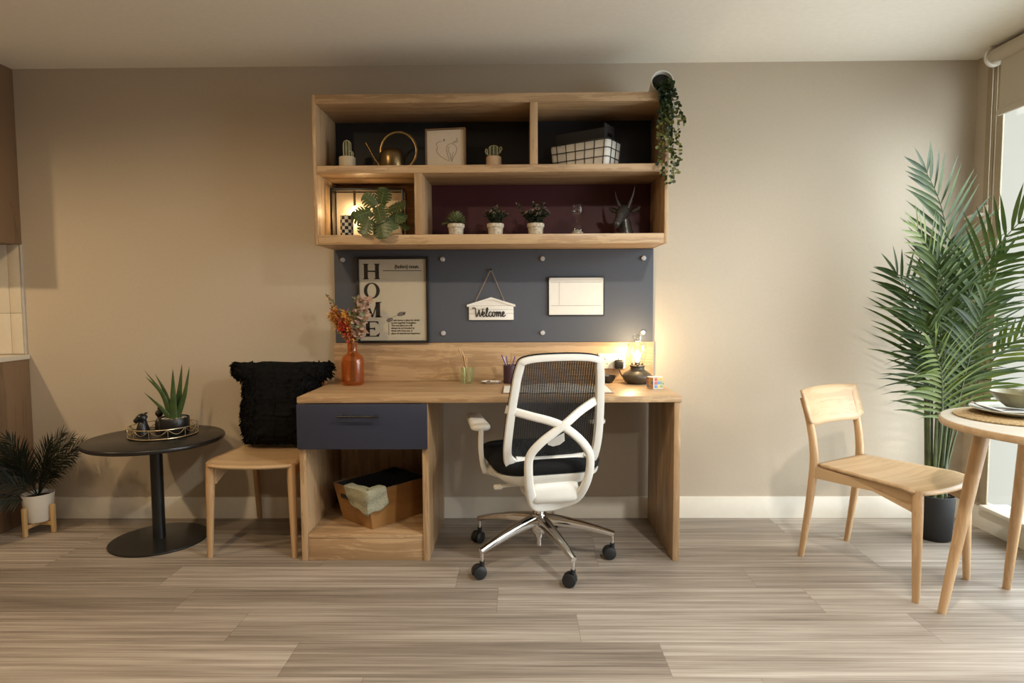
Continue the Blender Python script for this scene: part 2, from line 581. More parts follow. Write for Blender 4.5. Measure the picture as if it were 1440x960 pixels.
def build_floor():
    bm = B()
    g = bm.loops.layers.uv.new('grain')
    e = bm.loops.layers.uv.new('edge')
    t = bm.loops.layers.float_color.new('tone')
    rng = random.Random(11)
    LEN, Wd = 1.26, 0.2085
    known = {0: -0.275, 1: -0.095, 2: -1.05, 3: -0.78, -1: 0.35, -2: -0.9, -3: 0.1, 4: -0.503}
    tones = {(0, 0): 0.34, (0, 1): 0.36, (0, -1): 0.7, (1, 0): 0.62, (1, -1): 0.45, (2, 0): 0.42, (2, 1): 0.62, (3, 0): 0.30, (3, 1): 0.66}
    k = -4
    while True:
        y1 = -0.65 - Wd * k
        y0 = y1 - Wd
        if y1 < YB:
            break
        off = known.get(k, rng.uniform(-0.6, 0.6))
        j0 = int((XL - off) // LEN)
        x = off + j0 * LEN
        n = 0
        while x < XR:
            xa, xb = max(x, XL), min(x + LEN, XR)
            ya, yb = max(y0, YB), min(y1, 0.0)
            if xb > xa and yb > ya:
                vs = [bm.verts.new((a, b, 0)) for a, b in ((xa, ya), (xb, ya), (xb, yb), (xa, yb))]
                f = bm.faces.new(vs)
                ru, rv = rng.uniform(0, 40), rng.uniform(0, 40)
                tn = tones.get((k, j0 + n), rng.uniform(0.25, 0.75))
                for lp in f.loops:
                    c = lp.vert.co
                    lp[g].uv = (c.x + ru, c.y + rv)
                    lp[t] = (tn, tn, tn, 1)
                # subdivide the edge distance with four corner values: x distance and y distance from the low corner
                for lp in f.loops:
                    c = lp.vert.co
                    lp[e].uv = (c.x - x, c.y - y0)
            x += LEN
            n += 1
        k += 1
    return struct('floor', bm, floor_mat())
build_floor()

bm = B(); bx(bm, (XL - .1, YB - .1, H), (XR + .1, 0.1, H + .1)); struct('ceiling', bm, M['ceiling'])
bm = B(); bx(bm, (XL - .1, 0, -.1), (XR + .1, 0.1, H)); struct('wall_back', bm, M['wall'])
bm = B(); bx(bm, (XL - .1, YB - .1, -.1), (XR + .1, YB, H)); struct('wall_front', bm, M['wall_dark'])
bm = B(); bx(bm, (XL - .1, YB, -.1), (XL, 0, H)); struct('wall_left', bm, M['wall_dark'])
bm = B()
bx(bm, (XR, WY0 + .11, -.1), (XR + .05, 0, H))
bx(bm, (XR, WY1, -.1), (XR + .05, WY0 + .11, WZ0))
bx(bm, (XR, WY1, WZ1), (XR + .05, WY0 + .11, H))
bx(bm, (XR, YB, -.1), (XR + .05, WY1, H))
struct('wall_right', bm, M['wall'])

# the tall window beside the palm: frame, sill board, glass and its handle
bm = B()
bx(bm, (XR - .0085, WY0, WZ0), (XR - .001, WY0 + .115, WZ1), 0.001)
bx(bm, (XR - .004, WY0 + .052, WZ0 + .01), (XR - .0165, WY0 + .056, WZ1 - .01), 0.001)
bx(bm, (XR - .012, WY1, WZ0), (XR + .002, WY1 + .07, WZ1), 0.004)
bx(bm, (XR - .012, -1.39, WZ0), (XR + .002, -1.31, WZ1), 0.004)
bx(bm, (XR - .012, WY1 + .07, WZ1 - .07), (XR + .002, WY0, WZ1), 0.004)
win = struct('window_1', bm, M['taupe'])
bm = B(); bx(bm, (XR - .045, WY1, WZ0 - .014), (XR + .10, WY0 + .005, WZ0 + .010), 0.006); struct('window_sill', bm, M['trim'], win)
bm = B(); bx(bm, (XR - .008, WY1 + .07, WZ0 + .01), (XR - .004, -1.39, WZ1 - .07)); bx(bm, (XR - .008, -1.31, WZ0 + .01), (XR - .004, WY0, WZ1 - .07)); struct('window_pane', bm, M['pane'], win)
bm = B()
bx(bm, (XR - .024, -0.140, 1.545), (XR - .012, -0.108, 1.675), 0.005)
tube(bm, [(XR - .020, -0.124, 1.625), (XR - .055, -0.124, 1.625)], 0.010, 12)
tube(bm, spline([(XR - .052, -0.130, 1.625), (XR - .055, -0.09, 1.627), (XR - .055, -0.03, 1.618)], 6), 0.008, 10, r2=0.006)
obj('window_handle', bm, M['white_plastic'], win)['kind'] = 'structure'

def skirting(name, x0, x1, y, along='x', top=0.117):
    prof = [(0, 0), (0.016, 0), (0.016, top - .022), (0.013, top - .018), (0.013, top - .006), (0.009, top), (0, top)]
    bm = B()
    if along == 'x':
        prism(bm, [(y - a, b) for a, b in prof], x0, x1, 'x')
    else:
        prism(bm, [(y - a, b) for a, b in prof], x0, x1, 'y')
    return struct(name, bm, M['trim'])
skirting('baseboard_back', -2.69, XR - .016, 0.0)
skirting('baseboard_right', WY1 - 1.5, 0.0, XR, 'y', 0.108)

# roller blind
t = thing('roller_blind', 'beige roller blind rolled most of the way up over the tall bright window', 'blind', (XR - .05, -1.29, H - .055))
bm = B(); tube(bm, [(0, 1.105, 0), (0, -1.20, 0)], 0.037, 20); obj('roller', bm, M['blind'], t)
for yy in (1.112, -1.207):
    bm = B()
    tube(bm, [(0, yy - .009, 0), (0, yy + .006, 0)], 0.046, 20)
    bx(bm, (-.02, yy - .004, 0), (.02, yy + .004, .055))
    obj('end_bracket', bm, M['white_plastic'], t)
bm = B(); bx(bm, (-.006, -1.16, -.272), (-.0035, 1.055, .02)); bx(bm, (-.034, -1.16, .012), (-.004, 1.055, .026), 0.005); obj('fabric', bm, M['blind'], t)
bm = B(); bx(bm, (-.014, -1.16, -.30), (.004, 1.065, -.268), 0.006); obj('bottom_bar', bm, M['blind'], t)
bm = B()
pts = [(0, -.03 - k * .005) for k in range(280)]
pts = [(-.012 + .012, z) for _, z in pts] + [(.012 - .012 * math.cos(R(a_)), pts[-1][1] - .012 * math.sin(R(a_))) for a_ in range(20, 180, 20)] + [(.024, z) for _, z in reversed(pts)]
tube(bm, [(x_, 1.112, z_) for x_, z_ in pts], [.0016 if i % 2 else .0008 for i in range(len(pts))], 6)
obj('bead_chain', bm, M['blind'], t)

# ------------------------------------------------------------------ kitchen end on the back wall
t = thing('wall_cabinet', 'brown wood kitchen wall cabinet up at the ceiling over cream tiles', 'cabinet', (-3.3, 0, 1.515))
bm = B()
bx(bm, (.572, -.33, 0), (.590, 0, H - 1.517), .001); obj('end_panel', bm, M['kitchen_z'], t)
bm = B(); bx(bm, (-.59, -.33, 0), (.572, -.0, H - 1.517)); obj('body', bm, M['kitchen_z'], t)
bm = B(); bx(bm, (-.59, -.351, .0), (-.002, -.332, H - 1.52), .002); obj('door', bm, M['kitchen_z'], t)
bm = B(); bx(bm, (.002, -.351, .0), (.59, -.332, H - 1.52), .002); obj('door', bm, M['kitchen_z'], t)
t = thing('base_cabinet', 'brown wood kitchen base cabinet under a pale worktop beside the small potted palm', 'cabinet', (-3.3, 0, 0))
bm = B(); bx(bm, (.580, -.60, 0.0), (.598, -0.002, .890), .001); obj('end_panel', bm, M['kitchen_z'], t)
bm = B(); bx(bm, (-.59, -.58, .1), (.58, -0.002, .890)); bx(bm, (-.59, -.52, 0), (.58, -.5, .1)); obj('body', bm, M['kitchen_z'], t)
bm = B(); bx(bm, (-.59, -.60, .1), (-.002, -.582, .885), .002); obj('door', bm, M['kitchen_z'], t)
bm = B(); bx(bm, (.002, -.60, .1), (.578, -.582, .885), .002); obj('door', bm, M['kitchen_z'], t)
bm = B(); bx(bm, (-.62, -.63, 0), (.605, -0.002, .026), .002)
tag(obj('worktop', bm, M['tile'], None, (-3.3, 0, .890)), 'pale kitchen worktop with square edge resting on the brown base cabinet', 'worktop')
bm = B()
for xa, xb in ((-2.786, -2.722), (-3.088, -2.788), (-3.39, -3.09), (-3.692, -3.392)):
    for za, zb in ((.918, 1.141), (1.143, 1.514)):
        bx(bm, (xa, -.009, za), (xb, 0, zb), .001)
struct('trim_1', bm, M['tile'])
bm = B(); bx(bm, (-2.720, -.011, .917), (-2.708, 0, 1.514), .002); struct('trim_2', bm, M['steel'])

# ------------------------------------------------------------------ desk
YF = -.59
t = thing('desk', 'long oak desk with navy drawer and open cubby against the beige wall', 'desk', (-.143, 0, 0))
X0, X1 = -.873, .873
bm = B(); bx(bm, (X0, YF, .735), (X1, -.001, .763), .0015); obj('desktop', bm, M['oak_x'], t)
bm = B(); bx(bm, (X0 + .004, YF + .004, 0), (X0 + .032, -.018, .734), .001); obj('side_panel', bm, M['oak_z'], t)
bm = B(); bx(bm, (-.306, YF + .004, 0), (-.278, -.018, .734), .001); obj('side_panel', bm, M['oak_z'], t)
bm = B(); bx(bm, (X1 - .033, YF + .004, 0), (X1 - .004, -.018, .734), .001); obj('side_panel', bm, M['oak_z'], t)
bm = B(); bx(bm, (X0 + .033, YF + .008, .104), (-.307, -.032, .124), .001); obj('shelf', bm, M['oak_x'], t)
bm = B(); bx(bm, (X0 + .033, YF + .010, 0), (-.307, YF + .028, .1035), .001); obj('plinth', bm, M['oak_x'], t)
bm = B(); bx(bm, (X0 + .033, -.030, .104), (-.307, -.018, .734)); obj('back_panel', bm, M['oak_z'], t)
d = None
bm = B(); bx(bm, (X0 + .002, YF - .016, .526), (-.280, YF + .003, .732), .0015)
bx(bm, (X0 + .05, YF + .003, .54), (-.33, -.10, .556)); bx(bm, (X0 + .05, YF + .003, .556), (X0 + .062, -.10, .70)); bx(bm, (-.342, YF + .003, .556), (-.33, -.10, .70)); bx(bm, (X0 + .062, -.112, .556), (-.342, -.10, .70))
d = obj('drawer', bm, M['navy'], t)
bm = B()
tube(bm, [(-.678, YF - .046, .681), (-.492, YF - .046, .681)], .0055, 12)
for xx in (-.655, -.515):
    tube(bm, [(xx, YF - .046, .681), (xx, YF - .015, .681)], .0045, 10)
obj('handle', bm, M['black'], d)

# oak splashback and pinboard on the wall
bm = B(); bx(bm, (-1.013, -.0185, .7635), (.722, -.0005, .9715), .001)
tag(obj('splashback', bm, M['oak_x']), 'oak splashback board on the wall along the rear of the desk', 'splashback')
t = thing('pinboard', 'slate blue felt pinboard held by round steel studs above the desk', 'pinboard', (-.143, 0, .973))
bm = B(); bx(bm, (-.858, -.0185, .0), (.860, -.0005, .498), .002); obj('felt_panel', bm, M['slate'], t)
for zz in (1.421, 1.023):
    for xx in (-.953, -.415, .122, .663):
        bm = B()
        lathe(bm, [(0, -.0005), (.0135, 0), (.0135, .006), (.011, .010), (0, .0115)], 20, mtx=Matrix.Translation((xx + .143, -.0185, zz - .973)) @ Matrix.Rotation(PI / 2, 4, 'X'))
        obj('stud', bm, M['steel'], t)

# ------------------------------------------------------------------ wall shelf unit
t = thing('wall_shelf', 'wide oak wall shelf unit of four open cubbies above the pinboard', 'shelf', (-.141, 0, 1.472))
SX0, SX1, SY = -.857, .858, -.34
Z0 = 1.472
def board(name, lo, hi, m, bev=.0015):
    b = B(); bx(b, (lo[0] + .141, lo[1], lo[2] - Z0), (hi[0] + .141, hi[1], hi[2] - Z0), bev); return obj(name, b, M[m], t)
board('side_panel', (-.998, SY, 1.472), (-.980, -.001, 2.187), 'oak_z')
board('side_panel', (.699, SY, 1.472), (.717, -.001, 2.187), 'oak_z')
board('top_board', (-.9795, SY, 2.145), (.6985, -.001, 2.187), 'oak_x')
board('middle_board', (-.9795, SY, 1.814), (.6985, -.001, 1.851), 'oak_x')
board('bottom_board', (-.9795, SY, 1.472), (.6985, -.001, 1.519), 'oak_x')
board('divider', (.052, SY, 1.8515), (.089, -.012, 2.1445), 'oak_z')
board('divider', (-.508, SY, 1.5195), (-.469, -.012, 1.8135), 'oak_z')
board('back_panel', (-.9795, -.012, 1.8515), (.0515, -.001, 2.1445), 'black_back', 0)
board('back_panel', (.0895, -.012, 1.8515), (.6985, -.001, 2.1445), 'navy_back', 0)
board('back_panel', (-.9795, -.012, 1.5195), (-.5085, -.001, 1.8135), 'oak_x', 0)
board('back_panel', (-.4685, -.012, 1.5195), (.6985, -.001, 1.8135), 'burgundy', 0)
for o_, l_ in zip([c for c in t.children if c.name.startswith('back_panel')], ('near black back panel', 'dark navy back panel', 'oak back panel', 'burgundy back panel')):
    o_['label'] = l_

# ------------------------------------------------------------------ dining chairs (two of one kind)
def make_chair(label, loc, rz):
    t = thing('dining_chair', label, 'chair', loc, rz, 'plywood dining chairs')
    # seat: curved plywood sheet, forward is -y
    bm = B()
    def f(u, v):
        s = u * 2 - 1
        w = .172 + (.222 - .172) * (1 - v) ** .8
        y = -.262 + v * .462
        y -= .030 * (1 - s * s) * (1 - v) ** 2
        # rounded front corners
        k = max(0, 1 - v * 9)
        w -= .030 * k * k
        z = .452 - .010 * math.cos(s * PI / 2) * math.sin(v * PI) - .012 * max(0, .18 - v) / .18
        return V((s * w, y, z))
    surf(bm, f, 20, 24)
    obj('seat', bm, M['beech_x'], t, mods=[('SOLIDIFY', dict(thickness=.013, offset=-1.0))])
    bm = B()
    # backrest: bowed plank with chamfered lower corners
    def g(u, v):
        s = u * 2 - 1
        low = .614 + (.030 * max(0, abs(s) - .78) / .22)
        z = low + (.782 - low) * v + .004 * (1 - s * s)
        y = .214 + .035 * (1 - s * s) + .050 * (z - .62) / .16
        return V((s * (.2075 + .004 * v), y, z))
    surf(bm, g, 24, 8)
    obj('backrest', bm, M['beech_x'], t, mods=[('SOLIDIFY', dict(thickness=.012, offset=0.0))])
    for s in (-1, 1):
        bm = B()
        pts = [(s * .180, .268, 0), (s * .178, .238, .22), (s * .178, .216, .42), (s * .178, .218, .52), (s * .180, .240, .64), (s * .182, .272, .745)]
        tube(bm, spline(pts, 5), [.0125 + .0065 * math.sin(min(1, i / 25 * 1.4) * PI * .75) for i in range(26)], 14)
        obj('leg', bm, M['beech_z'], t)
    for s in (-1, 1):
        bm = B()
        n = 8
        tube(bm, [(s * (.200 - .010 * k / n), -.250 + .012 * k / n, .445 * k / n) for k in range(n + 1)], [.0135 + .0065 * min(1, k / n * 1.3) for k in range(n + 1)], 16)
        obj('leg', bm, M['beech_z'], t)
    for s in (-1, 1):
        bm = B()
        prism(bm, [(-.235, .434), (.212, .434), (.212, .385), (-.06, .394), (-.235, .345)], s * .178 - .011, s * .178 + .011, 'x')
        obj('side_rail', bm, M['beech_y'], t)
    bm = B(); bx(bm, (-.170, .205, .392), (.170, .225, .436), .003); obj('rear_rail', bm, M['beech_x'], t)
    return t
c1 = make_chair('pale plywood dining chair with tapered legs beside the small white round table, its seat bare', (1.602, -.662, 0), R(31))
c2 = dup(c1, (-1.262, -.292, 0), 0, 'pale plywood dining chair carrying a black shaggy cushion, tucked beside the desk', 'plywood dining chairs')

# ------------------------------------------------------------------ black pedestal table
t = thing('side_table', 'low round black pedestal table with disc base holding a wire tray', 'table', (-1.825, -.330, 0))
bm = B(); lathe(bm, [(0, .503), (.311, .503), (.317, .507), (.318, .514), (.317, .521), (.312, .525), (0, .525)], 72); obj('table_top', bm, M['black_table'], t, angle=60)
bm = B(); tube(bm, [(0, 0, .012), (0, 0, .503)], .029, 28); obj('column', bm, M['black'], t)
bm = B(); lathe(bm, [(0, 0), (.224, 0), (.226, .004), (.224, .009), (.05, .014), (0, .014)], 72); obj('base', bm, M['black'], t, angle=60)

# ------------------------------------------------------------------ round dining table
t = thing('dining_table', 'small round dining table with pale top on splayed beech legs by the window', 'table', (1.93, -1.21, 0))
bm = B(); lathe(bm, [(0, .727), (.378, .727), (.384, .731), (.385, .738), (.385, .749), (.382, .754), (.378, .755), (0, .755)], 80); obj('table_top', bm, [M['table_white']], t, angle=50)
bm = B(); lathe(bm, [(.3850, .7295), (.3862, .733), (.3862, .750), (.3850, .7535)], 80); obj('edge_band', bm, M['beech_x'], t)
for a in (155.7, 78, -24.3, -102):
    bm = B()
    d = V((math.cos(R(a)), math.sin(R(a)), 0))
    n = 8
    tube(bm, [d * (.357 - .105 * k / n) + V((0, 0, .727 * k / n)) for k in range(n + 1)], [.0145 + .0125 * k / n for k in range(n + 1)], 20)
    obj('leg', bm, M['beech_z'], t)

# ------------------------------------------------------------------ office chair (built facing +y, turned toward the desk)
def mesh_fabric():
    m, nt, p, out = nodemat('black knitted chair mesh')
    tc = N(nt, 'ShaderNodeTexCoord')
    mp = N(nt, 'ShaderNodeMapping', Scale=(1, .0, 1))
    nt.links.new(tc.outputs['Object'], mp.inputs[0])
    w = N(nt, 'ShaderNodeTexWave', wave_type='BANDS', bands_direction='X', Scale=31.0, Distortion=0.6, Detail=1.0)
    nt.links.new(mp.outputs[0], w.inputs['Vector'])
    w2 = N(nt, 'ShaderNodeTexWave', wave_type='BANDS', bands_direction='Z', Scale=48.0, Distortion=0.4)
    nt.links.new(mp.outputs[0], w2.inputs['Vector'])
    a = N(nt, 'ShaderNodeMath', operation='MULTIPLY')
    nt.links.new(w.outputs[1], a.inputs[0]); nt.links.new(w2.outputs[1], a.inputs[1])
    mr = N(nt, 'ShaderNodeMapRange')
    mr.inputs['From Min'].default_value = .25; mr.inputs['From Max'].default_value = .55
    mr.inputs['To Min'].default_value = 0.04; mr.inputs['To Max'].default_value = .48
    nt.links.new(a.outputs[0], mr.inputs['Value'])
    tr = N(nt, 'ShaderNodeBsdfTransparent')
    p.inputs['Base Color'].default_value = (.012, .012, .013, 1)
    p.inputs['Roughness'].default_value = .6
    mx = N(nt, 'ShaderNodeMixShader')
    nt.links.new(mr.outputs[0], mx.inputs[0])
    nt.links.new(p.outputs[0], mx.inputs[1]); nt.links.new(tr.outputs[0], mx.inputs[2])
    nt.links.new(mx.outputs[0], out.inputs[0])
    return m

t = thing('office_chair', 'white framed office swivel chair with black mesh back, pushed up to the oak desk', 'chair', (.085, -.535, 0), R(14))
WP = M['white_plastic']
# back frame: rounded loop, leaning back; local y is negative towards the viewer
def yb(z):
    return -.235 - .10 * max(0, z - .62) / .35 + .05 * max(0, .62 - z) / .14
loop = [(-.150, .968), (0, .978), (.150, .968), (.186, .925), (.203, .80), (.214, .66), (.214, .55), (.194, .482), (.12, .462), (0, .458), (-.12, .462), (-.194, .482), (-.214, .55), (-.214, .66), (-.203, .80), (-.186, .925)]
pts = spline([(x, yb(z), z) for x, z in loop], 6, closed=True)
bm = B()
n = len(pts)
rows = []
outw, fl = [], []
c = V((0, yb(.73), .73))
ring = []
for i in range(n):
    a, p_, b = pts[i - 1], pts[i], pts[(i + 1) % n]
    tan = (b - a).normalized()
    inn = V((0, 1, 0)).cross(tan).normalized()
    if inn.dot(c - p_) < 0:
        inn = -inn
    low = max(0, min(1, (.54 - p_.z) / .05))
    top = max(0, min(1, (p_.z - .92) / .05))
    wdt = .034 + .028 * low - .006 * top
    nb = tan.cross(inn)
    if nb.y < 0:
        nb = -nb
    r_ = []
    for (q, h) in ((0, -.008), (.006, -.016), (.5, -.018), (.92, -.014), (1, -.006), (1, .006), (.5, .010), (0, .006)):
        qq = q * wdt
        r_.append(bm.verts.new(p_ + inn * qq + nb * h))
    ring.append(r_)
for i in range(n):
    p_, q_ = ring[i], ring[(i + 1) % n]
    for k in range(8):
        bm.faces.new((p_[k], p_[(k + 1) % 8], q_[(k + 1) % 8], q_[k]))
obj('back_frame', bm, WP, t, angle=50)
# the black knit stretched inside the frame, seam piping round it
def insidex(z):
    # half width of the loop at height z
    prs = sorted([(zz, x) for x, zz in loop if x > 0])
    for (za, xa), (zb, xb) in zip(prs, prs[1:]):
        if za <= z <= zb:
            return xa + (xb - xa) * (z - za) / max(1e-6, zb - za)
    return prs[-1][1]
bm = B()
def fm(u, v):
    z = .480 + v * (.958 - .480)
    x = (u * 2 - 1) * (insidex(z) - .014)
    return V((x, yb(z) + .010 - .020 * (1 - (u * 2 - 1) ** 2) * -1.0, z))
surf(bm, fm, 24, 30)
obj('mesh_back', bm, mesh_fabric(), t)
bm = B()
tube(bm, [V((p_.x * .985, p_.y + .012, p_.z if p_.z < .9 else p_.z + .001)) for p_ in pts], .005, 8, closed=True)
obj('rim_piping', bm, M['seat_fabric'], t)
# crossing brace
def brace(pts2, w, h):
    b = B()
    rbar(b, spline(pts2, 8), w, h, (0, 1, 0), rnd=.35)
    return b
A = [(-.214, -.258, .748), (-.12, -.292, .722), (-.03, -.315, .697), (.028, -.322, .668), (.095, -.312, .612), (.136, -.300, .555), (.146, -.285, .49), (.138, -.255, .41), (.112, -.205, .335), (.045, -.165, .302), (-.02, -.165, .298), (-.072, -.19, .315), (-.104, -.235, .385), (-.122, -.275, .48), (-.120, -.295, .555), (-.078, -.312, .612), (-.015, -.320, .660), (.030, -.322, .692), (.10, -.302, .738), (.206, -.262, .786)]
WA = [.035 + .016 * math.exp(-((i / (len(A) * 8 - 8) - .53) / .10) ** 2) for i in range((len(A) - 1) * 8 + 1)]
obj('cross_brace', brace(A, WA, .024), WP, t, angle=50)
# lower spine filling under the loop, and lumbar label
bm = B()
prism(bm, [(-.030, .60), (.046, .632), (.048, .598), (.026, .582), (-.004, .576), (-.026, .584)], yb(.6) - .012, yb(.6) - .008, 'y')
obj('care_label', bm, M['white'], t)
# seat
bm = B()
def sp(hw, y0, y1, r, z, n=6):
    return [(x, (y0 + y1) / 2 + y, z) for x, y in rrect(hw * 2, y1 - y0, r, n)]
def stack(bm, layers):
    rg = [[bm.verts.new(p_) for p_ in L] for L in layers]
    for p_, q_ in zip(rg, rg[1:]):
        m_ = len(p_)
        for k in range(m_):
            bm.faces.new((p_[k], p_[(k + 1) % m_], q_[(k + 1) % m_], q_[k]))
    bm.faces.new(list(reversed(rg[0]))); bm.faces.new(rg[-1])
stack(bm, [sp(.225, -.225, .255, .11, .452), sp(.238, -.238, .268, .12, .462), sp(.243, -.243, .273, .12, .485), sp(.235, -.235, .265, .12, .503), sp(.19, -.19, .22, .1, .512)])
obj('seat_cushion', bm, M['seat_fabric'], t, angle=60)
bm = B()
stack(bm, [sp(.13, -.17, .15, .08, .385), sp(.19, -.21, .21, .09, .405), sp(.236, -.232, .265, .12, .436), sp(.240, -.236, .270, .12, .4515)])
obj('seat_pan', bm, WP, t, angle=60)
bm = B()
bx(bm, (-.065, -.215, .325), (.065, .09, .388), .018)
lathe(bm, [(0, .300), (.040, .300), (.046, .312), (.046, .33), (0, .33)], 24)
obj('tilt_mechanism', bm, M['black'], t)
bm = B(); bx(bm, (-.105, -.232, .318), (.125, -.02, .418), .035, seg=3); obj('mechanism_cover', bm, WP, t)
bm = B()
tube(bm, spline([(-.06, -.09, .372), (-.15, -.095, .378), (-.205, -.10, .376)], 5), .0075, 10)
bx(bm, (-.235, -.115, .366), (-.195, -.085, .386), .008)
obj('tilt_lever', bm, WP, t)
# armrests
for s in (-1, 1):
    bm = B()
    up = spline([(s * .12, .0, .394), (s * .20, .0, .405), (s * .252, -.005, .432), (s * .272, -.015, .49), (s * .277, -.022, .56), (s * .276, -.030, .628)], 6)
    m_ = len(up)
    rbar(bm, up, [.050 - .012 * i / m_ for i in range(m_)], [.022] * m_, (s * .7, 0, .7), rnd=.4)
    a_ = obj('armrest', bm, WP, t, angle=50)
    bm = B()
    lay = []
    for (dw, z) in ((-.006, .626), (0, .632), (0, .642), (-.004, .649), (-.016, .652)):
        L = []
        for x, y in rrect(.078 + 2 * dw, .245 + 2 * dw, .034 + dw, 6):
            L.append((s * .276 + x * (1 - .18 * (y / .12)), .075 + y, z + .010 * (y / .12)))
        lay.append(L)
    stack(bm, lay)
    obj('arm_pad', bm, WP, a_, angle=60)
# gas lift, star base, casters
bm = B()
tube(bm, [(0, 0, .055), (0, 0, .10)], .0135, 20); tube(bm, [(0, 0, .098), (0, 0, .30)], .021, 24); tube(bm, [(0, 0, .16), (0, 0, .225)], .027, 24)
obj('gas_lift', bm, M['chrome'], t)
bm = B(); lathe(bm, [(0, .115), (.034, .118), (.044, .14), (.046, .195), (.036, .208), (0, .208)], 28); obj('base_hub', bm, M['chrome'], t)
base_rot = -14
for k, (ang, cs) in enumerate(((-138, 100), (-67, 60), (-4, 80), (76, 20), (148, 130))):
    a = R(ang + base_rot)
    d = V((math.cos(a), math.sin(a), 0))
    m_ = 10
    bm = B()
    pts2 = [d * (.03 + .317 * i / m_) + V((0, 0, .180 - .062 * (i / m_) ** 1.5)) for i in range(m_ + 1)]
    rbar(bm, pts2, [.052 - .028 * i / m_ for i in range(m_ + 1)], [.050 - .026 * i / m_ for i in range(m_ + 1)], (0, 0, 1), rnd=.28)
    tube(bm, [d * .340 + V((0, 0, .128)), d * .340 + V((0, 0, .070))], .0075, 12)
    leg = obj('base_arm', bm, M['chrome'], t)
    bm = B()
    ca = R(cs)
    ax = V((math.cos(ca), math.sin(ca), 0))
    tr_ = V((-ax.y, ax.x, 0)) * .014
    cc = d * .340 + tr_ + V((0, 0, .030))
    for s in (-1, 1):
        q = ax.to_track_quat('Z', 'Y').to_matrix().to_4x4()
        lathe(bm, [(0, -.009), (.022, -.009), (.028, -.006), (.030, 0), (.028, .006), (.018, .010), (0, .0105)], 28, mtx=Matrix.Translation(cc + ax * (s * .016)) @ q @ (Matrix.Rotation(PI, 4, 'X') if s < 0 else Matrix.Identity(4)))
    tube(bm, [cc - ax * .012, cc + ax * .012], .010, 12)
    hood = [cc + (-tr_.normalized() * math.cos(R(w_)) + V((0, 0, 1)) * math.sin(R(w_))) * .027 for w_ in range(0, 181, 20)]
    rbar(bm, hood, .014, .008, ax.cross(V((0, 0, 1))) + V((0, 0, .01)), rnd=.3)
    tube(bm, [d * .340 + V((0, 0, .074)), d * .340 + V((0, 0, .045))], .011, 12)
    obj('caster', bm, M['caster'], leg)
rng = random.Random(5)
RX = Matrix.Rotation(PI / 2, 4, 'X')
# ------------------------------------------------------------------ on the pinboard
# HOME print
t = thing('poster_frame', 'black framed HOME definition print leaning on the pinboard behind the flowers', 'picture', (-.683, -.026, .9725))
bm = B(); frame4(bm, -.193, .193, .0, .462, .013, -.012, .006, .0015); obj('frame', bm, M['black'], t)
bm = B(); bx(bm, (-.182, -.002, .010), (.182, .004, .452)); obj('print', bm, M['paper'], t)
def serif(bm, ch, x, z, w, h, y0=-.0028, y1=-.0020):
    s, l, f = w * .235, w * .085, h * .06      # stem, hairline, serif height
    r = lambda a, b, c, d: bx(bm, (x + a, y0, z + b), (x + c, y1, z + d))
    if ch == 'H':
        for q in (.04 * w, w * .96 - s):
            r(q, 0, q + s, h); r(q - .05 * w, 0, q + s + .05 * w, f); r(q - .05 * w, h - f, q + s + .05 * w, h)
        r(.2 * w, h * .47, .8 * w, h * .47 + l)
    elif ch == 'O':
        n = 40
        po, pi = [], []
        for k in range(n):
            a = 2 * PI * k / n
            po.append((x + w / 2 + w * .49 * math.cos(a), z + h / 2 + h * .52 * math.sin(a)))
            pi.append((x + w / 2 + w * .275 * math.cos(a), z + h / 2 + h * .45 * math.sin(a)))
        for k in range(n):
            prism(bm, [po[k], po[(k + 1) % n], pi[(k + 1) % n], pi[k]], y0, y1, 'y')
    elif ch == 'M':
        r(.08 * w, 0, .08 * w + l, h); r(w * .92 - s, 0, w * .92, h)
        r(.0, 0, .22 * w, f); r(w * .66, 0, w, f); r(0, h - f, .2 * w, h); r(w * .8, h - f, w, h)
        prism(bm, [(x + .08 * w, z + h), (x + .27 * w, z + h), (x + .56 * w, z + .05 * h), (x + .46 * w, z)], y0, y1, 'y')
        prism(bm, [(x + .74 * w, z + h), (x + .81 * w, z + h), (x + .53 * w, z + .0), (x + .47 * w, z + .0)], y0, y1, 'y')
    elif ch == 'E':
        r(.10 * w, 0, .10 * w + s, h); r(.02 * w, 0, .9 * w, f); r(.02 * w, h - f, .86 * w, h); r(.2 * w, h * .48, .66 * w, h * .48 + l)
        prism(bm, [(x + .70 * w, z + f), (x + .9 * w, z + f), (x + .96 * w, z + .26 * h)], y0, y1, 'y')
        prism(bm, [(x + .70 * w, z + h - f), (x + .86 * w, z + h - f), (x + .90 * w, z + .78 * h)], y0, y1, 'y')
        r(.60 * w, .40 * h, .66 * w, .60 * h)
bm = B()
for ch, z0 in (('H', .343), ('O', .240), ('M', .138), ('E', .034)):
    serif(bm, ch, -.158 if ch != 'M' else -.163, z0, .088 if ch != 'M' else .100, .083)
text_bm(bm, '(hohm) noun.', .0275, V((.010, -.0024, .401)), spacing=.88, fat=.0006)
bx(bm, (-.053, -.0028, .3865), (.155, -.0020, .3895))
obj('lettering', bm, M['ink'], t, angle=20)
bm = B()
for k, ln in enumerate(('A safe haven, a place for family', 'to live together in laughter.', 'The one place you will', 'always be surrounded by', 'those who love you. A', 'place of warmth and happiness.')):
    text_bm(bm, ln, .0132, V((-.012, -.0024, .118 - k * .0142)), fat=.0003, spacing=.95)
bx(bm, (-.0265, -.0028, .042), (-.0245, -.0020, .110))
tube(bm, spline([(-.0255, -.0024, .11), (-.02, -.0024, .13), (.005, -.0024, .142), (.035, -.0024, .152)], 5), .0009, 6)
obj('small_print', bm, M['ink'], t, angle=20)
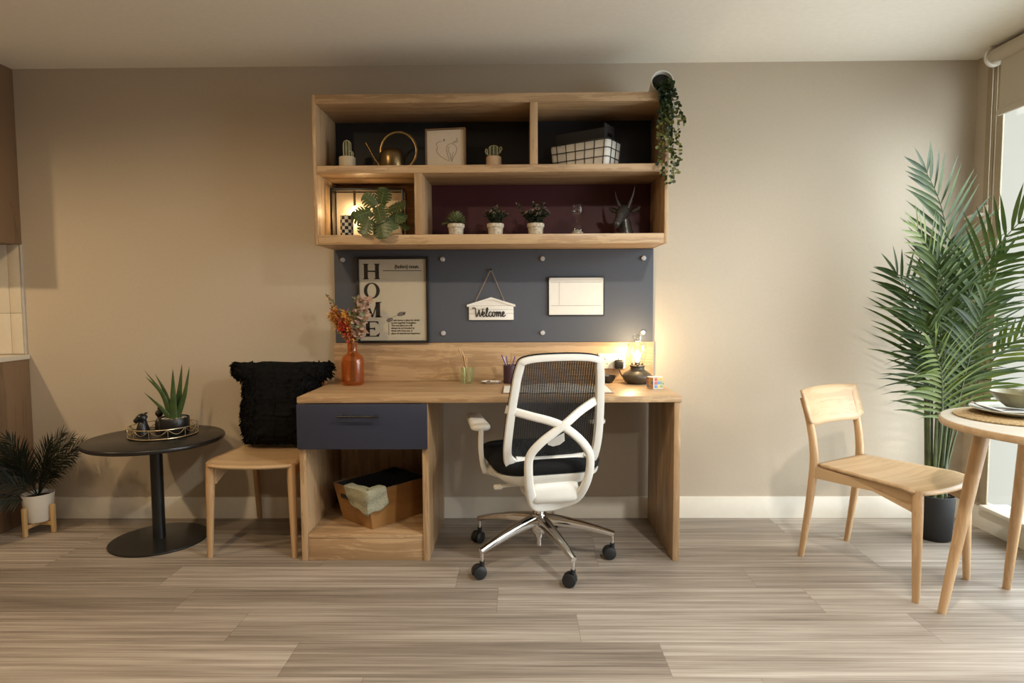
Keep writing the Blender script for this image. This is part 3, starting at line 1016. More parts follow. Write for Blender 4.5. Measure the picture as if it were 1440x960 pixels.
for cx, cz, rx_, rz_, an in ((-.020, .124, .019, .0105, 18), (.042, .156, .021, .0115, 14)):
    bm = B()
    prism(bm, [(cx + rx_ * math.cos(a) * math.cos(R(an)) - rz_ * math.sin(a) * math.sin(R(an)), cz + rx_ * math.cos(a) * math.sin(R(an)) + rz_ * math.sin(a) * math.cos(R(an))) for a in [k * PI / 12 for k in range(24)]], -.0030, -.0021, 'y')
    if cx > 0:
        prism(bm, [(.052, .160), (.068, .170), (.066, .158), (.060, .148)], -.0030, -.0021, 'y')
    obj('tulip_drawing', bm, M['grey_ink'], t, angle=20)
bm = B(); bx(bm, (-.180, -.0052, .012), (.180, -.0042, .450)); obj('glazing', bm, M['clear'], t)

# Welcome sign
t = thing('hanging_sign', 'white wooden house-shaped Welcome sign hanging from twine on the pinboard', 'sign', (-.154, -.026, 1.094))
bm = B()
W2 = .120
for k, (za, zb) in enumerate(((.0, .0325), (.0335, .0545), (.0555, .076))):
    bx(bm, (-W2, -.006, za), (W2, .005, zb), .001)
prism(bm, [(-W2, .077), (W2, .077), (.0, .113)], -.006, .005, 'y')
obj('board', bm, M['white'], t)
bm = B()
for s in (-1, 1):
    prism(bm, [(s * .130, .070), (s * .130, .082), (0, .122), (0, .110)], -.011, .005, 'y')
obj('roof_trim', bm, M['white'], t)
bm = B()
def stroke(bm, pts, r=.0022, x0=0, z0=0, y=-.0085, sc_=1.0):
    tube(bm, spline([(x0 + a * sc_, y, z0 + b * sc_) for a, b in pts], 5), r, 6)
S = .030     # x-height of the script lettering
W_ = [(-.02, 1.62), (.12, 1.72), (.34, 1.74), (.5, 1.62), (.55, 1.1), (.64, .15), (.76, .1), (1.0, .9), (1.12, 1.35), (1.15, .6), (1.22, .1), (1.38, .25), (1.62, 1.0), (1.74, 1.62)]
e_ = [(0, .35), (.22, .52), (.34, .78), (.22, .98), (.06, .8), (.04, .35), (.2, .05), (.42, .18), (.56, .38)]
l_ = [(0, .35), (.24, .95), (.34, 1.55), (.26, 1.75), (.14, 1.5), (.10, .6), (.16, .1), (.34, .1), (.5, .38)]
c_ = [(.42, .85), (.26, .98), (.08, .75), (.05, .32), (.2, .05), (.4, .15), (.56, .38)]
o_ = [(.30, .98), (.10, .85), (.05, .4), (.2, .05), (.42, .25), (.46, .7), (.30, .98), (.46, .82), (.66, .88)]
m_ = [(0, .85), (.1, .95), (.12, .5), (.10, .04), (.16, .6), (.34, .98), (.42, .7), (.40, .04), (.46, .6), (.66, .98), (.74, .7), (.72, .2), (.84, .08), (1.0, .38)]
x = -.102
for g, adv in ((W_, 1.62), (e_, .54), (l_, .48), (c_, .54), (o_, .62), (m_, .98), (e_, .6)):
    stroke(bm, [(a * 1.12, b * .92) for a, b in g], .0027, x, .017, sc_=S)
    x += adv * 1.12 * S
obj('script_lettering', bm, M['ink'], t)
bm = B()
tube(bm, [(-.085, 0, .098), (-.0, -.004, .272)], .0016, 6); tube(bm, [(.072, 0, .098), (.0, -.004, .272)], .0016, 6)
obj('twine', bm, M['twine'], t)
bm = B(); tube(bm, [(0, .007, .268), (0, -.007, .270)], .0022, 8); lathe(bm, [(0, 0), (.006, .001), (.006, .004), (0, .006)], 14, mtx=Matrix.Translation((0, -.006, .270)) @ RX); obj('pin', bm, M['black'], t)

# wipe board
t = thing('planner_board', 'small white ruled planner board with thin black frame on the pinboard', 'board', (.3035, -.0205, 1.115))
bm = B(); frame4(bm, -.1505, .1505, .0, .208, .0045, -.009, .0015, .001); obj('frame', bm, M['black'], t)
bm = B(); bx(bm, (-.147, -.006, .003), (.147, .001, .205)); obj('panel', bm, M['white'], t)
bm = B()
for a in (.178, .053):
    bx(bm, (-.136, -.0066, a), (.136, -.0058, a + .0016))
bx(bm, (-.093, -.0066, .058), (-.0918, -.0058, .178))
obj('ruled_lines', bm, M['grey_ink'], t)
for s in (-1, 1):
    bm = B()
    lathe(bm, [(0, 0), (.004, 0), (.004, .003), (0, .004)], 12, mtx=Matrix.Translation((s * .141, -.006, .199)) @ RX)
    obj('pin_head', bm, M['steel'], t)

# socket, plug
t = thing('wall_socket', 'white double wall socket on the oak splashback behind the office chair', 'socket', (.4945, -.0190, .828))
bm = B(); bx(bm, (-.073, -.010, 0), (.073, 0, .083), .003); obj('faceplate', bm, M['white'], t)
for cx in (-.036, .036):
    for px_, pz_, w_, h_ in ((0, .052, .004, .009), (-.011, .027, .008, .004), (.011, .027, .008, .004)):
        bm = B(); bx(bm, (cx + px_ - w_ / 2, -.0108, pz_ - h_ / 2), (cx + px_ + w_ / 2, -.0095, pz_ + h_ / 2))
        obj('pin_slot', bm, M['black'], t)
for cx in (-.062, .014):
    bm = B(); bx(bm, (cx - .006, -.0135, .058), (cx + .006, -.0095, .076), .002)
    obj('rocker_switch', bm, M['white'], t)
t = thing('power_plug', 'black mains plug in the wall socket beside the glowing lamp', 'plug', (.531, -.0300, .852))
bm = B(); bx(bm, (-.024, -.034, -.022), (.024, -.0, .026), .010, seg=3); obj('body', bm, M['black'], t)
bm = B(); tube(bm, spline([(0, -.03, -.016), (.004, -.036, -.04), (.020, -.036, -.066), (.045, -.036, -.084), (.075, -.040, -.0865), (.10, -.03, -.0865)], 6), .0034, 8); obj('cord', bm, M['black'], t)

# ------------------------------------------------------------------ on the desk top
ZD = .7635
# amber vase with dried flowers
t = thing('bottle_vase', 'amber glass bottle vase holding dried orange and pink flowers', 'vase', (-.872, -.165, ZD))
bm = B()
lathe(bm, [(0, .002), (.052, .0), (.058, .006), (.059, .02), (.059, .128), (.056, .142), (.044, .156), (.030, .165), (.0255, .172), (.0255, .215), (.028, .220), (.0265, .222), (.023, .219), (.0225, .172), (.028, .160), (.042, .150), (.0525, .138), (.055, .126), (.055, .02), (.05, .007), (0, .007)], 40)
obj('bottle', bm, M['amber'], t, angle=70)
fl = {
    'rust': plain('rust orange dried flower', (0.40, 0.115, 0.035), .8, var=.5, scale=60),
    'orange': plain('orange dried flower', (0.62, 0.27, 0.05), .8, var=.4, scale=60),
    'red': plain('scarlet dried flower', (0.55, 0.05, 0.03), .8, var=.4, scale=60),
    'yellow': plain('amber yellow dried flower', (0.78, 0.43, 0.08), .8, var=.4, scale=60),
    'pink': plain('faded pink petals', (0.36, 0.22, 0.15), .8, var=.4, scale=60),
    'sage': plain('dusty sage leaves', (0.15, 0.15, 0.075), .8, var=.4, scale=60),
    'stem': plain('dried stem', (0.13, 0.075, 0.035), .8),
}
def dstem(name, tip, mats, kind, bend=(0, 0, 0)):
    b0 = V((rng.uniform(-.012, .012), rng.uniform(-.012, .012), .012))
    tip = V(tip)
    mid = V((rng.uniform(-.006, .006), rng.uniform(-.006, .006), .215))
    path = spline([b0, (b0 + mid) / 2, mid, (mid + tip) / 2 + V(bend), tip], 7)
    bm = B()
    tube(bm, path, [.0022 - .0012 * i / len(path) for i in range(len(path))], 6)
    for f in bm.faces: f.material_index = 0
    m0 = len(path)
    for i, p in enumerate(path):
        s = i / m0
        if s < .52:
            continue
        if kind == 'plume':
            for k in range(20):
                d = V((rng.gauss(0, 1), rng.gauss(0, 1), rng.gauss(.5, .8))).normalized()
                blade(bm, p + d * .002, d, V((d.z, .3, d.x)), rng.uniform(.020, .042), .0085, .3, 2, mi=1 if rng.random() < .55 else 2)
        elif kind == 'leafy':
            for k in range(4):
                d = V((rng.gauss(0, 1), rng.gauss(0, .8), rng.gauss(.7, .5))).normalized()
                blade(bm, p, d, V((.2, -1, .4)), rng.uniform(.026, .044), .020, .5, 4, mi=1 if rng.random() < .6 else 2)
        else:
            for k in range(4):
                d = V((rng.gauss(0, 1), rng.gauss(0, 1), rng.gauss(.4, .6))).normalized()
                blade(bm, p, d, V((.1, -1, .3)), rng.uniform(.012, .022), .009, .2, 2, mi=1 if rng.random() < .5 else 2)
    obj(name, bm, [fl['stem']] + [fl[m] for m in mats], t)
dstem('flower_stem', (-.085, -.02, .385), ('orange', 'rust'), 'plume')
dstem('flower_stem', (-.055, .01, .36), ('orange', 'orange'), 'plume')
dstem('flower_stem', (-.050, -.03, .34), ('rust', 'rust'), 'plume')
dstem('flower_stem', (-.028, -.01, .370), ('yellow', 'orange'), 'plume')
dstem('flower_stem', (-.040, -.03, .31), ('red', 'red'), 'plume')
dstem('flower_stem', (-.100, -.02, .36), ('yellow', 'orange'), 'plume')
dstem('flower_stem', (-.125, .0, .465), ('sage', 'orange'), 'spray', (-.015, 0, .01))
dstem('flower_stem', (-.105, .02, .44), ('orange', 'sage'), 'spray')
dstem('flower_stem', (.005, .0, .37), ('sage', 'sage'), 'leafy')
dstem('flower_stem', (.045, -.01, .44), ('pink', 'sage'), 'leafy')
dstem('flower_stem', (.085, .0, .44), ('pink', 'pink'), 'leafy')
dstem('flower_stem', (.075, -.02, .36), ('pink', 'sage'), 'leafy')
dstem('flower_stem', (.030, .015, .40), ('sage', 'pink'), 'leafy')
dstem('flower_stem', (.060, .01, .29), ('pink', 'pink'), 'leafy')

# glass with brushes
t = thing('brush_glass', 'small green glass tumbler of paint brushes on the desk', 'glass', (-.279, -.105, ZD))
bm = B(); lathe(bm, [(0, .001), (.032, 0), (.034, .003), (.036, .08), (.0365, .083), (.0345, .082), (.032, .006), (0, .005)], 28); obj('tumbler', bm, M['greenish'], t, angle=60)
for k, (tx, ty, tz, rr) in enumerate(((-.046, .0, .188, .0034), (-.030, .01, .172, .0032), (-.018, -.004, .150, .0034), (-.006, .008, .135, .0030))):
    b0 = V((.014 - .006 * k, .0, .007)); tip = V((tx, ty, tz))
    bm = B(); q = b0 + (tip - b0) * .86
    tube(bm, [b0, (b0 + q) / 2, q], [rr * .7, rr, rr * 1.0], 8); o1 = obj('brush', bm, M['brush_wood'], t)
    bm = B(); tube(bm, [q, q + (tip - q) * .5, tip], [rr * 1.25, rr * 1.7, .0004], 8); obj('bristle', bm, M['brush_wood'], o1)
# trinket dish
t = thing('trinket_dish', 'shallow white scalloped dish with dark rim lying on the desk', 'dish', (-.152, -.118, ZD))
def scal(r, z, n=36):
    return [(r * (1 + .07 * math.cos(6 * a)) * math.cos(a), r * .75 * (1 + .07 * math.cos(6 * a)) * math.sin(a), z) for a in [2 * PI * k / n for k in range(n)]]
bm = B(); stack(bm, [scal(.040, 0), scal(.056, .008), scal(.058, .010), scal(.053, .0088), scal(.040, .004)]); obj('dish', bm, M['white'], t, angle=60)
bm = B(); tube(bm, [V(p) for p in scal(.0575, .0098)], .0013, 6, closed=True); obj('rim', bm, M['dark_wood'], t)
for k in range(7):
    bm = B(); bmesh.ops.create_icosphere(bm, subdivisions=2, radius=.0042, matrix=Matrix.Translation((rng.uniform(-.034, .034), rng.uniform(-.02, .02), .0088)))
    obj('bead', bm, M['white'] if k % 2 else M['dark_wood'], None, (-.152, -.118, ZD))
    o_b = bpy.context.scene.objects[-1] if False else None
for o in [o for o in COL.objects if o.name.split('.')[0] == 'bead' and not o.parent]:
    lab = 'tiny white bead lying in the scalloped dish' if o.data.materials[0] == M['white'] else 'tiny dark bead lying in the scalloped dish'
    tag(o, lab, 'bead', 'white beads in the dish' if 'white' in lab else 'dark beads in the dish')
# pencil pot
t = thing('pencil_pot', 'dark plum pencil pot with violet pencils half hidden behind the office chair', 'pencil pot', (-.052, -.115, ZD))
bm = B(); lathe(bm, [(0, 0), (.035, 0), (.036, .003), (.036, .095), (.034, .096), (.033, .006), (0, .006)], 28); obj('pot', bm, M['felt_plum'], t, angle=60)
for k, (tx, ty, tz, mm) in enumerate(((-.052, .0, .165, 'purple'), (-.040, .01, .150, 'white'), (-.022, -.01, .158, 'purple'), (.01, .01, .17, 'brush_wood'), (.03, -.005, .155, 'purple'))):
    b0 = V((.012 * (2 - k) * .5, .0, .008)); tip = V((tx, ty, tz)); q = b0 + (tip - b0) * .9
    bm = B(); tube(bm, [b0, q], .0036, 6); o1 = obj('pencil', bm, M[mm], t, angle=25)
    bm = B(); tube(bm, [q, tip], [.0034, .0003], 6); obj('pencil_tip', bm, M['brush_wood'], o1)
# open book
t = thing('open_book', 'open book with blank white pages lying on the desk behind the office chair', 'book', (.175, -.385, ZD))
bm = B(); bx(bm, (-.262, -.116, 0), (.262, .116, .003), .001); obj('cover', bm, M['dark_wood'], t)
for s in (-1, 1):
    bm = B()
    def pg(u, v, s=s):
        return V((s * (.002 + .252 * u), -.110 + .22 * v, .0035 + .013 * math.exp(-((u - .18) / .28) ** 2) * (1 - .3 * u) + .003))
    g_ = surf(bm, pg, 14, 2)
    lo_ = [[bm.verts.new((v.co.x, v.co.y, .0032)) for v in row] for row in g_]
    for j in (0, 2):
        for i in range(14):
            bm.faces.new((g_[j][i], g_[j][i + 1], lo_[j][i + 1], lo_[j][i]))
    for i in (0, 14):
        for j in range(2):
            bm.faces.new((g_[j][i], g_[j + 1][i], lo_[j + 1][i], lo_[j][i]))
    obj('page_block', bm, M['white'], t)
# black bowl
bm = B(); lathe(bm, [(0, .0), (.022, .0), (.034, .012), (.042, .030), (.044, .038), (.0415, .038), (.038, .028), (.029, .012), (0, .006)], 10)
tag(obj('trinket_bowl', bm, M['black'], None, (.462, -.115, ZD), angle=20), 'small faceted black bowl on the desk below the wall socket', 'bowl')
# lamp
t = thing('table_lamp', 'glowing table lamp with dark round base and clear glass chimney', 'lamp', (.611, -.145, ZD))
bm = B()
lathe(bm, [(0, .0), (.050, .0), (.066, .012), (.0765, .032), (.0775, .040), (.070, .050), (.050, .064), (.038, .072), (.036, .076), (.036, .086), (.039, .088), (.039, .094), (.030, .096), (0, .094)], 44)
obj('base', bm, M['lamp_base'], t, angle=50)
bm = B(); lathe(bm, [(0, .094), (.013, .094), (.013, .110), (.009, .112), (0, .112)], 20)
for k in range(3):
    a = 2 * PI * k / 3 + .4
    bx(bm, (-.006, -.004, 0), (.006, .004, .012), .002, mtx=Matrix.Translation((.030 * math.cos(a), .030 * math.sin(a), .092)) @ Matrix.Rotation(a + PI / 2, 4, 'Z'))
obj('bulb_holder', bm, M['lamp_base'], t)
bm = B(); lathe(bm, [(0, .112), (.008, .112), (.011, .124), (.016, .140), (.017, .150), (.013, .162), (.006, .168), (0, .169)], 24)
obj('bulb', bm, emit('lit lamp filament glass', (1.0, .70, .36), 30), t)
bm = B(); lathe(bm, [(.0345, .096), (.0355, .10), (.050, .150), (.0515, .170), (.050, .200), (.046, .209), (.030, .214), (.0275, .220), (.0275, .252), (.0265, .254), (.0262, .220), (.029, .2125), (.0455, .2075), (.0488, .2), (.050, .170), (.0487, .150), (.034, .098)], 36)
obj('glass_chimney', bm, M['clear'], t, angle=60)
bm = B(); tube(bm, spline([(.05, .02, .008), (.10, .0, .0036), (.125, -.05, .0034), (.108, .06, .0036), (.10, .10, .0036)], 6), .003, 8); obj('cord', bm, M['black'], t)
# puzzle cube
t = thing('puzzle_cube', 'white puzzle cube with faded coloured squares in front of the glowing lamp', 'puzzle', (.662, -.335, ZD), R(24))
bm = B(); bx(bm, (-.0285, -.0285, 0), (.0285, .0285, .057), .002); obj('body', bm, M['white'], t)
cols = [plain('sticker ' + n, c, .4) for n, c in (('red', (.45, .12, .08)), ('blue', (.14, .24, .42)), ('yellow', (.55, .40, .10)), ('green', (.26, .30, .14)), ('orange', (.55, .26, .10)), ('white', (.75, .72, .66)))]
for fz in range(3):
    bm = B()
    for i in range(3):
        for j in range(3):
            s_ = .0165
            a, b = -.0285 + .0045 + i * .0175, .0045 + j * .0175
            if fz == 0: lo, hi = (a, -.0292, b), (a + s_, -.0280, b + s_)
            elif fz == 1: lo, hi = (-.0292, a, b), (-.0280, a + s_, b + s_)
            else: lo, hi = (a, b - .0285, .0565), (a + s_, b - .0285 + s_, .0577)
            q = bmesh.new(); bx(q, lo, hi, .0004)
            merge(bm, q, None, rng.randrange(5) if fz < 2 else rng.choice((5, 5, 5, 1)))
    obj('coloured_tile', bm, cols, t)

# ------------------------------------------------------------------ top shelf
ZM = 1.8515
def cactus(bm, c, h, r, ribs=8):
    n = ribs * 4
    rows = []
    for j in range(13):
        s = j / 12
        rad = r * (math.sin(min(1, s * 3) * PI / 2) * .25 + .75) * (1 if s < .75 else math.sqrt(max(0.0, 1 - ((s - .75) / .25) ** 2)))
        rows.append([bm.verts.new(V(c) + V((math.cos(2 * PI * k / n) * rad * (1 + .16 * math.cos(ribs * 2 * PI * k / n)), math.sin(2 * PI * k / n) * rad * (1 + .16 * math.cos(ribs * 2 * PI * k / n)), s * h))) for k in range(n)])
    for a, b in zip(rows, rows[1:]):
        for k in range(n):
            bm.faces.new((a[k], a[(k + 1) % n], b[(k + 1) % n], b[k]))
def ridges(bm, c, h, r, ribs=8):
    for q in range(ribs):
        a = 2 * PI * q / ribs
        pts = []
        for j in range(13):
            s = j / 12
            rad = r * 1.17 * (math.sin(min(1, s * 3) * PI / 2) * .25 + .75) * (1 if s < .75 else math.sqrt(max(0.0, 1 - ((s - .75) / .25) ** 2)))
            pts.append(V(c) + V((math.cos(a) * rad, math.sin(a) * rad, s * h)))
        tube(bm, pts, .0016, 5)
M['ridge'] = plain('pale cactus ridge', (.62, .54, .30), .6)
M['cactus'] = plain('grey green cactus', (.085, .10, .05), .6, var=.3)
t = thing('potted_cactus', 'tall ribbed cactus in a cream cup pot beside the brass watering can', 'cactus', (-.868, -.20, ZM))
bm = B(); lathe(bm, [(0, 0), (.038, 0), (.041, .003), (.041, .068), (.0395, .070), (.037, .068), (.036, .06), (0, .06)], 36); obj('pot', bm, M['cream_pot'], t, angle=50)
bm = B(); lathe(bm, [(0, .064), (.0362, .061)], 30); obj('gravel', bm, M['pebble'], t)
bm = B(); cactus(bm, (0, 0, .062), .094, .017); cactus(bm, (.020, -.006, .062), .038, .010, 6); a_ = obj('cactus_body', bm, M['cactus'], t, angle=80)
bm = B(); ridges(bm, (0, 0, .062), .094, .017); ridges(bm, (.020, -.006, .062), .038, .010, 6); obj('pale_ridge', bm, M['ridge'], a_)
t = thing('potted_cactus', 'squat branching cactus in a peach cup pot to one side of the sketch', 'cactus', (-.128, -.20, ZM))
bm = B(); lathe(bm, [(0, 0), (.036, 0), (.0385, .003), (.0385, .064), (.037, .066), (.035, .064), (.034, .056), (0, .056)], 36); obj('pot', bm, M['peach_pot'], t, angle=50)
bm = B(); lathe(bm, [(0, .060), (.0342, .057)], 30); obj('gravel', bm, M['pebble'], t)
bm = B(); cactus(bm, (0, 0, .058), .066, .022)
a_ = obj('cactus_body', bm, M['cactus'], t, angle=80)
bm = B(); ridges(bm, (0, 0, .058), .066, .022); obj('pale_ridge', bm, M['ridge'], a_)
for s, dz in ((-1, .0), (1, .010)):
    bm = B()
    tube(bm, spline([(s * .016, -.006, .075 + dz), (s * .032, -.008, .078 + dz), (s * .036, -.008, .092 + dz), (s * .036, -.008, .104 + dz)], 5), [.007] * 12 + [.006, .0055, .004, .001], 12)
    b_ = obj('cactus_arm', bm, M['cactus'], t)
    bm = B()
    for q in (-.0062, .0062):
        tube(bm, spline([(s * .018, -.010 + q * .2, .075 + dz + q * .5), (s * .032 , -.0145, .078 + dz + q * .4), (s * .036 + q, -.0135, .092 + dz), (s * .036 + q * .3, -.010, .105 + dz)], 4), .0013, 5)
    obj('arm_ridge', bm, M['ridge'], b_)

# watering can
t = thing('watering_can', 'brass watering can with thin spout and big hoop handle', 'watering can', (-.643, -.19, ZM))
bm = B(); lathe(bm, [(0, 0), (.054, 0), (.060, .003), (.064, .02), (.065, .06), (.062, .085), (.054, .100), (.040, .108), (.037, .108), (.036, .104), (0, .104)], 44); obj('body', bm, M['brass'], t, angle=60)
bm = B(); tube(bm, [(-.056, -.01, .022), (-.085, -.012, .060), (-.128, -.014, .140)], [.0085, .0075, .006], 14); obj('spout', bm, M['brass'], t)
bm = B()
hp = [(.034 + .091 * math.cos(R(a)) * 1.0, .0, .102 + .094 * math.sin(R(a))) for a in range(205, -75, -10)]
rbar(bm, hp, .012, .003, (0, 1, 0), rnd=.35)
obj('hoop_handle', bm, M['brass'], t)

# sketch picture
t = thing('picture_frame', 'small wood-framed pale line drawing standing on the upper shelf', 'picture', (-.368, -.22, ZM), R(-7))
bm = B(); frame4(bm, -.102, .102, 0, .203, .0075, -.012, .014, .001); obj('frame', bm, M['dark_wood'], t)
bm = B(); bx(bm, (-.096, -.004, .006), (.096, .006, .197)); obj('print', bm, M['paper'], t)
bm = B()
for st in ([(-.048, .118), (-.040, .098), (-.046, .085), (-.032, .062), (-.008, .044), (.018, .030)],
           [(.018, .030), (.012, .060), (.006, .088), (.012, .108), (.030, .116), (.048, .108), (.058, .090), (.052, .068), (.038, .044), (.030, .028), (.034, .055), (.040, .075)],
           [(.020, .104), (.016, .080), (.026, .060), (.024, .036)], [(.036, .112), (.044, .126), (.058, .120), (.064, .132)], [(.046, .116), (.056, .130), (.060, .144)], [(-.010, .132), (-.004, .140), (-.006, .128), (-.012, .136)], [(-.048, .118), (-.03, .128), (-.02, .126)]):
    tube(bm, spline([(a, -.0045, b + .012) for a, b in st], 5), .0009, 5)
obj('line_drawing', bm, M['grey_ink'], t)

# wire basket with cloth liner and a black box file in it
t = thing('wire_basket', 'white cloth-lined black wire basket on the shelf under a black box', 'basket', (.335, -.165, ZM), R(-33))
LX, LY, LH = .165, .080, .128
def bk(u, v, s=1.0):       # rounded rectangle outline at height v
    f = .90 + .10 * v
    return f * s
def ring_at(z, grow=0.0, n=6):
    f = .92 + .08 * z / LH
    return [V((x, y, z)) for x, y in rrect(2 * LX * f + grow, 2 * LY * f + grow, .022, n)]
bm = B()
stack(bm, [ring_at(.003), ring_at(.03), ring_at(LH - .004)])
top = [f for f in bm.faces if all(v.co.z > LH - .005 for v in f.verts)]
bmesh.ops.delete(bm, geom=top, context='FACES')
obj('cloth_liner', bm, M['white'], t, mods=[('SOLIDIFY', dict(thickness=.003, offset=-1.0))])
bm = B()
for z in (.003, .044, .086, LH):
    tube(bm, ring_at(z, .005), .0021 if z < LH else .0026, 6, closed=True)
r0, r1 = ring_at(.003, .005, 6), ring_at(LH, .005, 6)
def along(ringpts, q):
    P_ = ringpts + [ringpts[0]]
    L_ = [(b - a).length for a, b in zip(P_, P_[1:])]
    d_ = q * sum(L_)
    for a, b, l in zip(P_, P_[1:], L_):
        if d_ <= l:
            return a + (b - a) * (d_ / l if l else 0)
        d_ -= l
    return P_[-1]
for k in range(18):
    tube(bm, [along(r0, (k + .1) / 18), along(r1, (k + .1) / 18)], .0021, 6)
obj('wire_frame', bm, M['black'], t)
t = thing('box_file', 'black box with a slotted handle standing inside the wire basket', 'box', (.335, -.165, ZM + .008), R(-33))
bm = B()
bx(bm, (-.135, -.060, 0), (.135, -.056, .178)); bx(bm, (-.135, .056, 0), (.135, .060, .178)); bx(bm, (-.135, -.056, 0), (-.131, .056, .178)); bx(bm, (-.131, -.056, 0), (.131, .056, .004))
# handle end: panel with a slot
bx(bm, (.131, -.056, .004), (.135, .056, .140)); bx(bm, (.131, -.056, .160), (.135, .056, .200), .0); bx(bm, (.131, -.056, .140), (.135, -.030, .160)); bx(bm, (.131, .030, .140), (.135, .056, .160))
obj('carton', bm, M['black_matt'], t)
bm = B(); tube(bm, [V((.1352, y, z)) for y, z in [(a, b + .150) for a, b in rrect(.062, .022, .0105, 6)]], .0022, 6, closed=True); obj('slot_rim', bm, M['black'], t)

# hanging planter lying on the shelf top
t = thing('trailing_planter', 'white cup pot lying at the top shelf corner, spilling long leafy vines', 'plant', (.692, -.27, 2.187))
bm = B()
q = Matrix.Translation((0, .0, .056)) @ Matrix.Rotation(R(82), 4, 'X')
lathe(bm, [(0, -.085), (.040, -.085), (.044, -.08), (.055, .030), (.0545, .033), (.050, .032), (.040, -.074), (0, -.078)], 40, mtx=q)
obj('pot', bm, M['white'], t, angle=60)
bm = B(); lathe(bm, [(0, .012), (.048, .008)], 30, mtx=q); obj('soil', bm, M['soil'], t)
def rleaf(bm, p, d, nrm, s, mi=0):
    """small round leaf"""
    d = d.normalized(); sd = d.cross(nrm).normalized(); nn = sd.cross(d)
    c0 = bm.verts.new(p + d * s * .5 - nn * s * .08)
    ring = [bm.verts.new(p + d * (s * .5 - s * .5 * math.cos(a)) + sd * (s * .40 * math.sin(a))) for a in [2 * PI * k / 8 for k in range(8)]]
    for k in range(8):
        f = bm.faces.new((c0, ring[k], ring[(k + 1) % 8])); f.material_index = mi
ends = [(.000, 1.748), (-.015, 1.79), (.045, 1.77), (.052, 1.80), (.030, 1.755), (-.030, 1.84), (.068, 1.85), (.015, 1.90), (-.035, 1.98), (.085, 2.03), (.02, 2.0), (.055, 1.93), (-.02, 2.05), (.04, 2.06), (.0, 1.96), (.03, 1.86)]
for k, (dx, ez) in enumerate(ends):
    st = V((rng.uniform(-.026, .026), -.035, rng.uniform(.018, .048)))
    lip = V((st.x * 1.3 + dx * .2, -.072 - rng.uniform(0, .02), st.z * .6 - .004))
    e = V((dx, -.098 - rng.uniform(0, .025), ez - 2.187))
    path = spline([st, lip, (lip + e) / 2 + V((rng.uniform(-.015, .015), rng.uniform(-.01, .0), .0)), e], 10)
    bm = B()
    tube(bm, path, .0009, 5)
    for f in bm.faces: f.material_index = 2
    for i, p in enumerate(path[1:]):
        for _ in range(3 if p.z > -.02 else 2):
            d = V((rng.gauss(0, 1), -abs(rng.gauss(.3, .6)), rng.gauss(-.1, .6))).normalized()
            light = (p.z < -.1 and rng.random() < .45)
            rleaf(bm, p, d, V((rng.gauss(0, .5), -1, rng.gauss(.3, .5))), rng.uniform(.013, .021), 1 if light else 0)
    obj('vine', bm, [M['trail'], M['trail_light'], M['palm_stem']], t)

# ------------------------------------------------------------------ lower shelf
ZB = 1.5195
# black framed light box
t = thing('lantern_box', 'black framed glass lantern box with a glowing bulb in the lower cubby', 'lantern', (-.775, -.145, ZB), R(2))
BW, BD, BH = .186, .055, .250
bm = B()
for yy in (-BD, BD - .010):
    frame4(bm, -BW, BW, 0, BH, .011 if yy < 0 else .007, yy, yy + .010, .001)
for xx in (-BW, BW - .007):
    for zz in (0, BH - .007):
        bx(bm, (xx, -BD + .010, zz), (xx + .007, BD - .010, zz + .007))
bx(bm, (-BW + .007, -BD + .01, .0), (BW - .007, BD - .01, .004))
obj('frame', bm, M['black'], t)
bm = B(); bx(bm, (-BW + .007, BD - .007, .007), (BW - .007, BD - .004, BH - .007)); obj('back_plate', bm, M['paper'], t)
bm = B(); bx(bm, (-BW + .002, -BD + .01, .008), (-BW + .004, BD - .01, BH - .008)); bx(bm, (BW - .004, -BD + .01, .008), (BW - .002, BD - .01, BH - .008)); bx(bm, (-BW + .008, -BD + .01, BH - .005), (BW - .008, BD - .01, BH - .003)); obj('glass', bm, M['clear'], t)
bm = B(); lathe(bm, [(0, 0), (.010, .002), (.015, .012), (.014, .022), (.008, .032), (.007, .036), (0, .036)], 20, c=(-.075, .005, .132)); bulb = obj('bulb', bm, emit('small warm bulb', (1.0, .74, .40), 22), t)
bm = B(); tube(bm, [(-.075, .005, .168), (-.075, .005, BH - .005)], .006, 10); obj('bulb_holder', bm, M['brass'], t)
# chequered candle
def checker(name):
    m, nt, p, out = nodemat(name)
    tc = N(nt, 'ShaderNodeTexCoord')
    mp = N(nt, 'ShaderNodeMapping', Location=(.1, 0, .0))
    nt.links.new(tc.outputs['UV'], mp.inputs[0])
    ck = N(nt, 'ShaderNodeTexChecker', Scale=1.0, Color1=(.012, .012, .012, 1), Color2=(.72, .69, .62, 1))
    nt.links.new(mp.outputs[0], ck.inputs[0])
    nt.links.new(ck.outputs[0], p.inputs['Base Color'])
    p.inputs['Roughness'].default_value = .45
    return m
bm = B()
uvl = bm.loops.layers.uv.new('UVMap')
n = 40
prof = [(.030, 0), (.032, .003), (.032, .100), (.030, .103)]
rows = [[bm.verts.new((r * math.cos(2 * PI * k / n), r * math.sin(2 * PI * k / n), z)) for k in range(n)] for r, z in prof]
for j in range(3):
    for k in range(n):
        f = bm.faces.new((rows[j][k], rows[j][(k + 1) % n], rows[j + 1][(k + 1) % n], rows[j + 1][k]))
        for lp, (kk, zz) in zip(f.loops, ((k, prof[j][1]), (k + 1, prof[j][1]), (k + 1, prof[j + 1][1]), (k, prof[j + 1][1]))):
            lp[uvl].uv = (kk / n * 12, zz / .0165)
bm.faces.new(list(reversed(rows[0]))); bm.faces.new(rows[-1])
tag(obj('candle', bm, checker('black and white chequer'), None, (-.862, -.255, ZB)), 'black and white chequered pillar candle in front of the lantern box', 'candle')
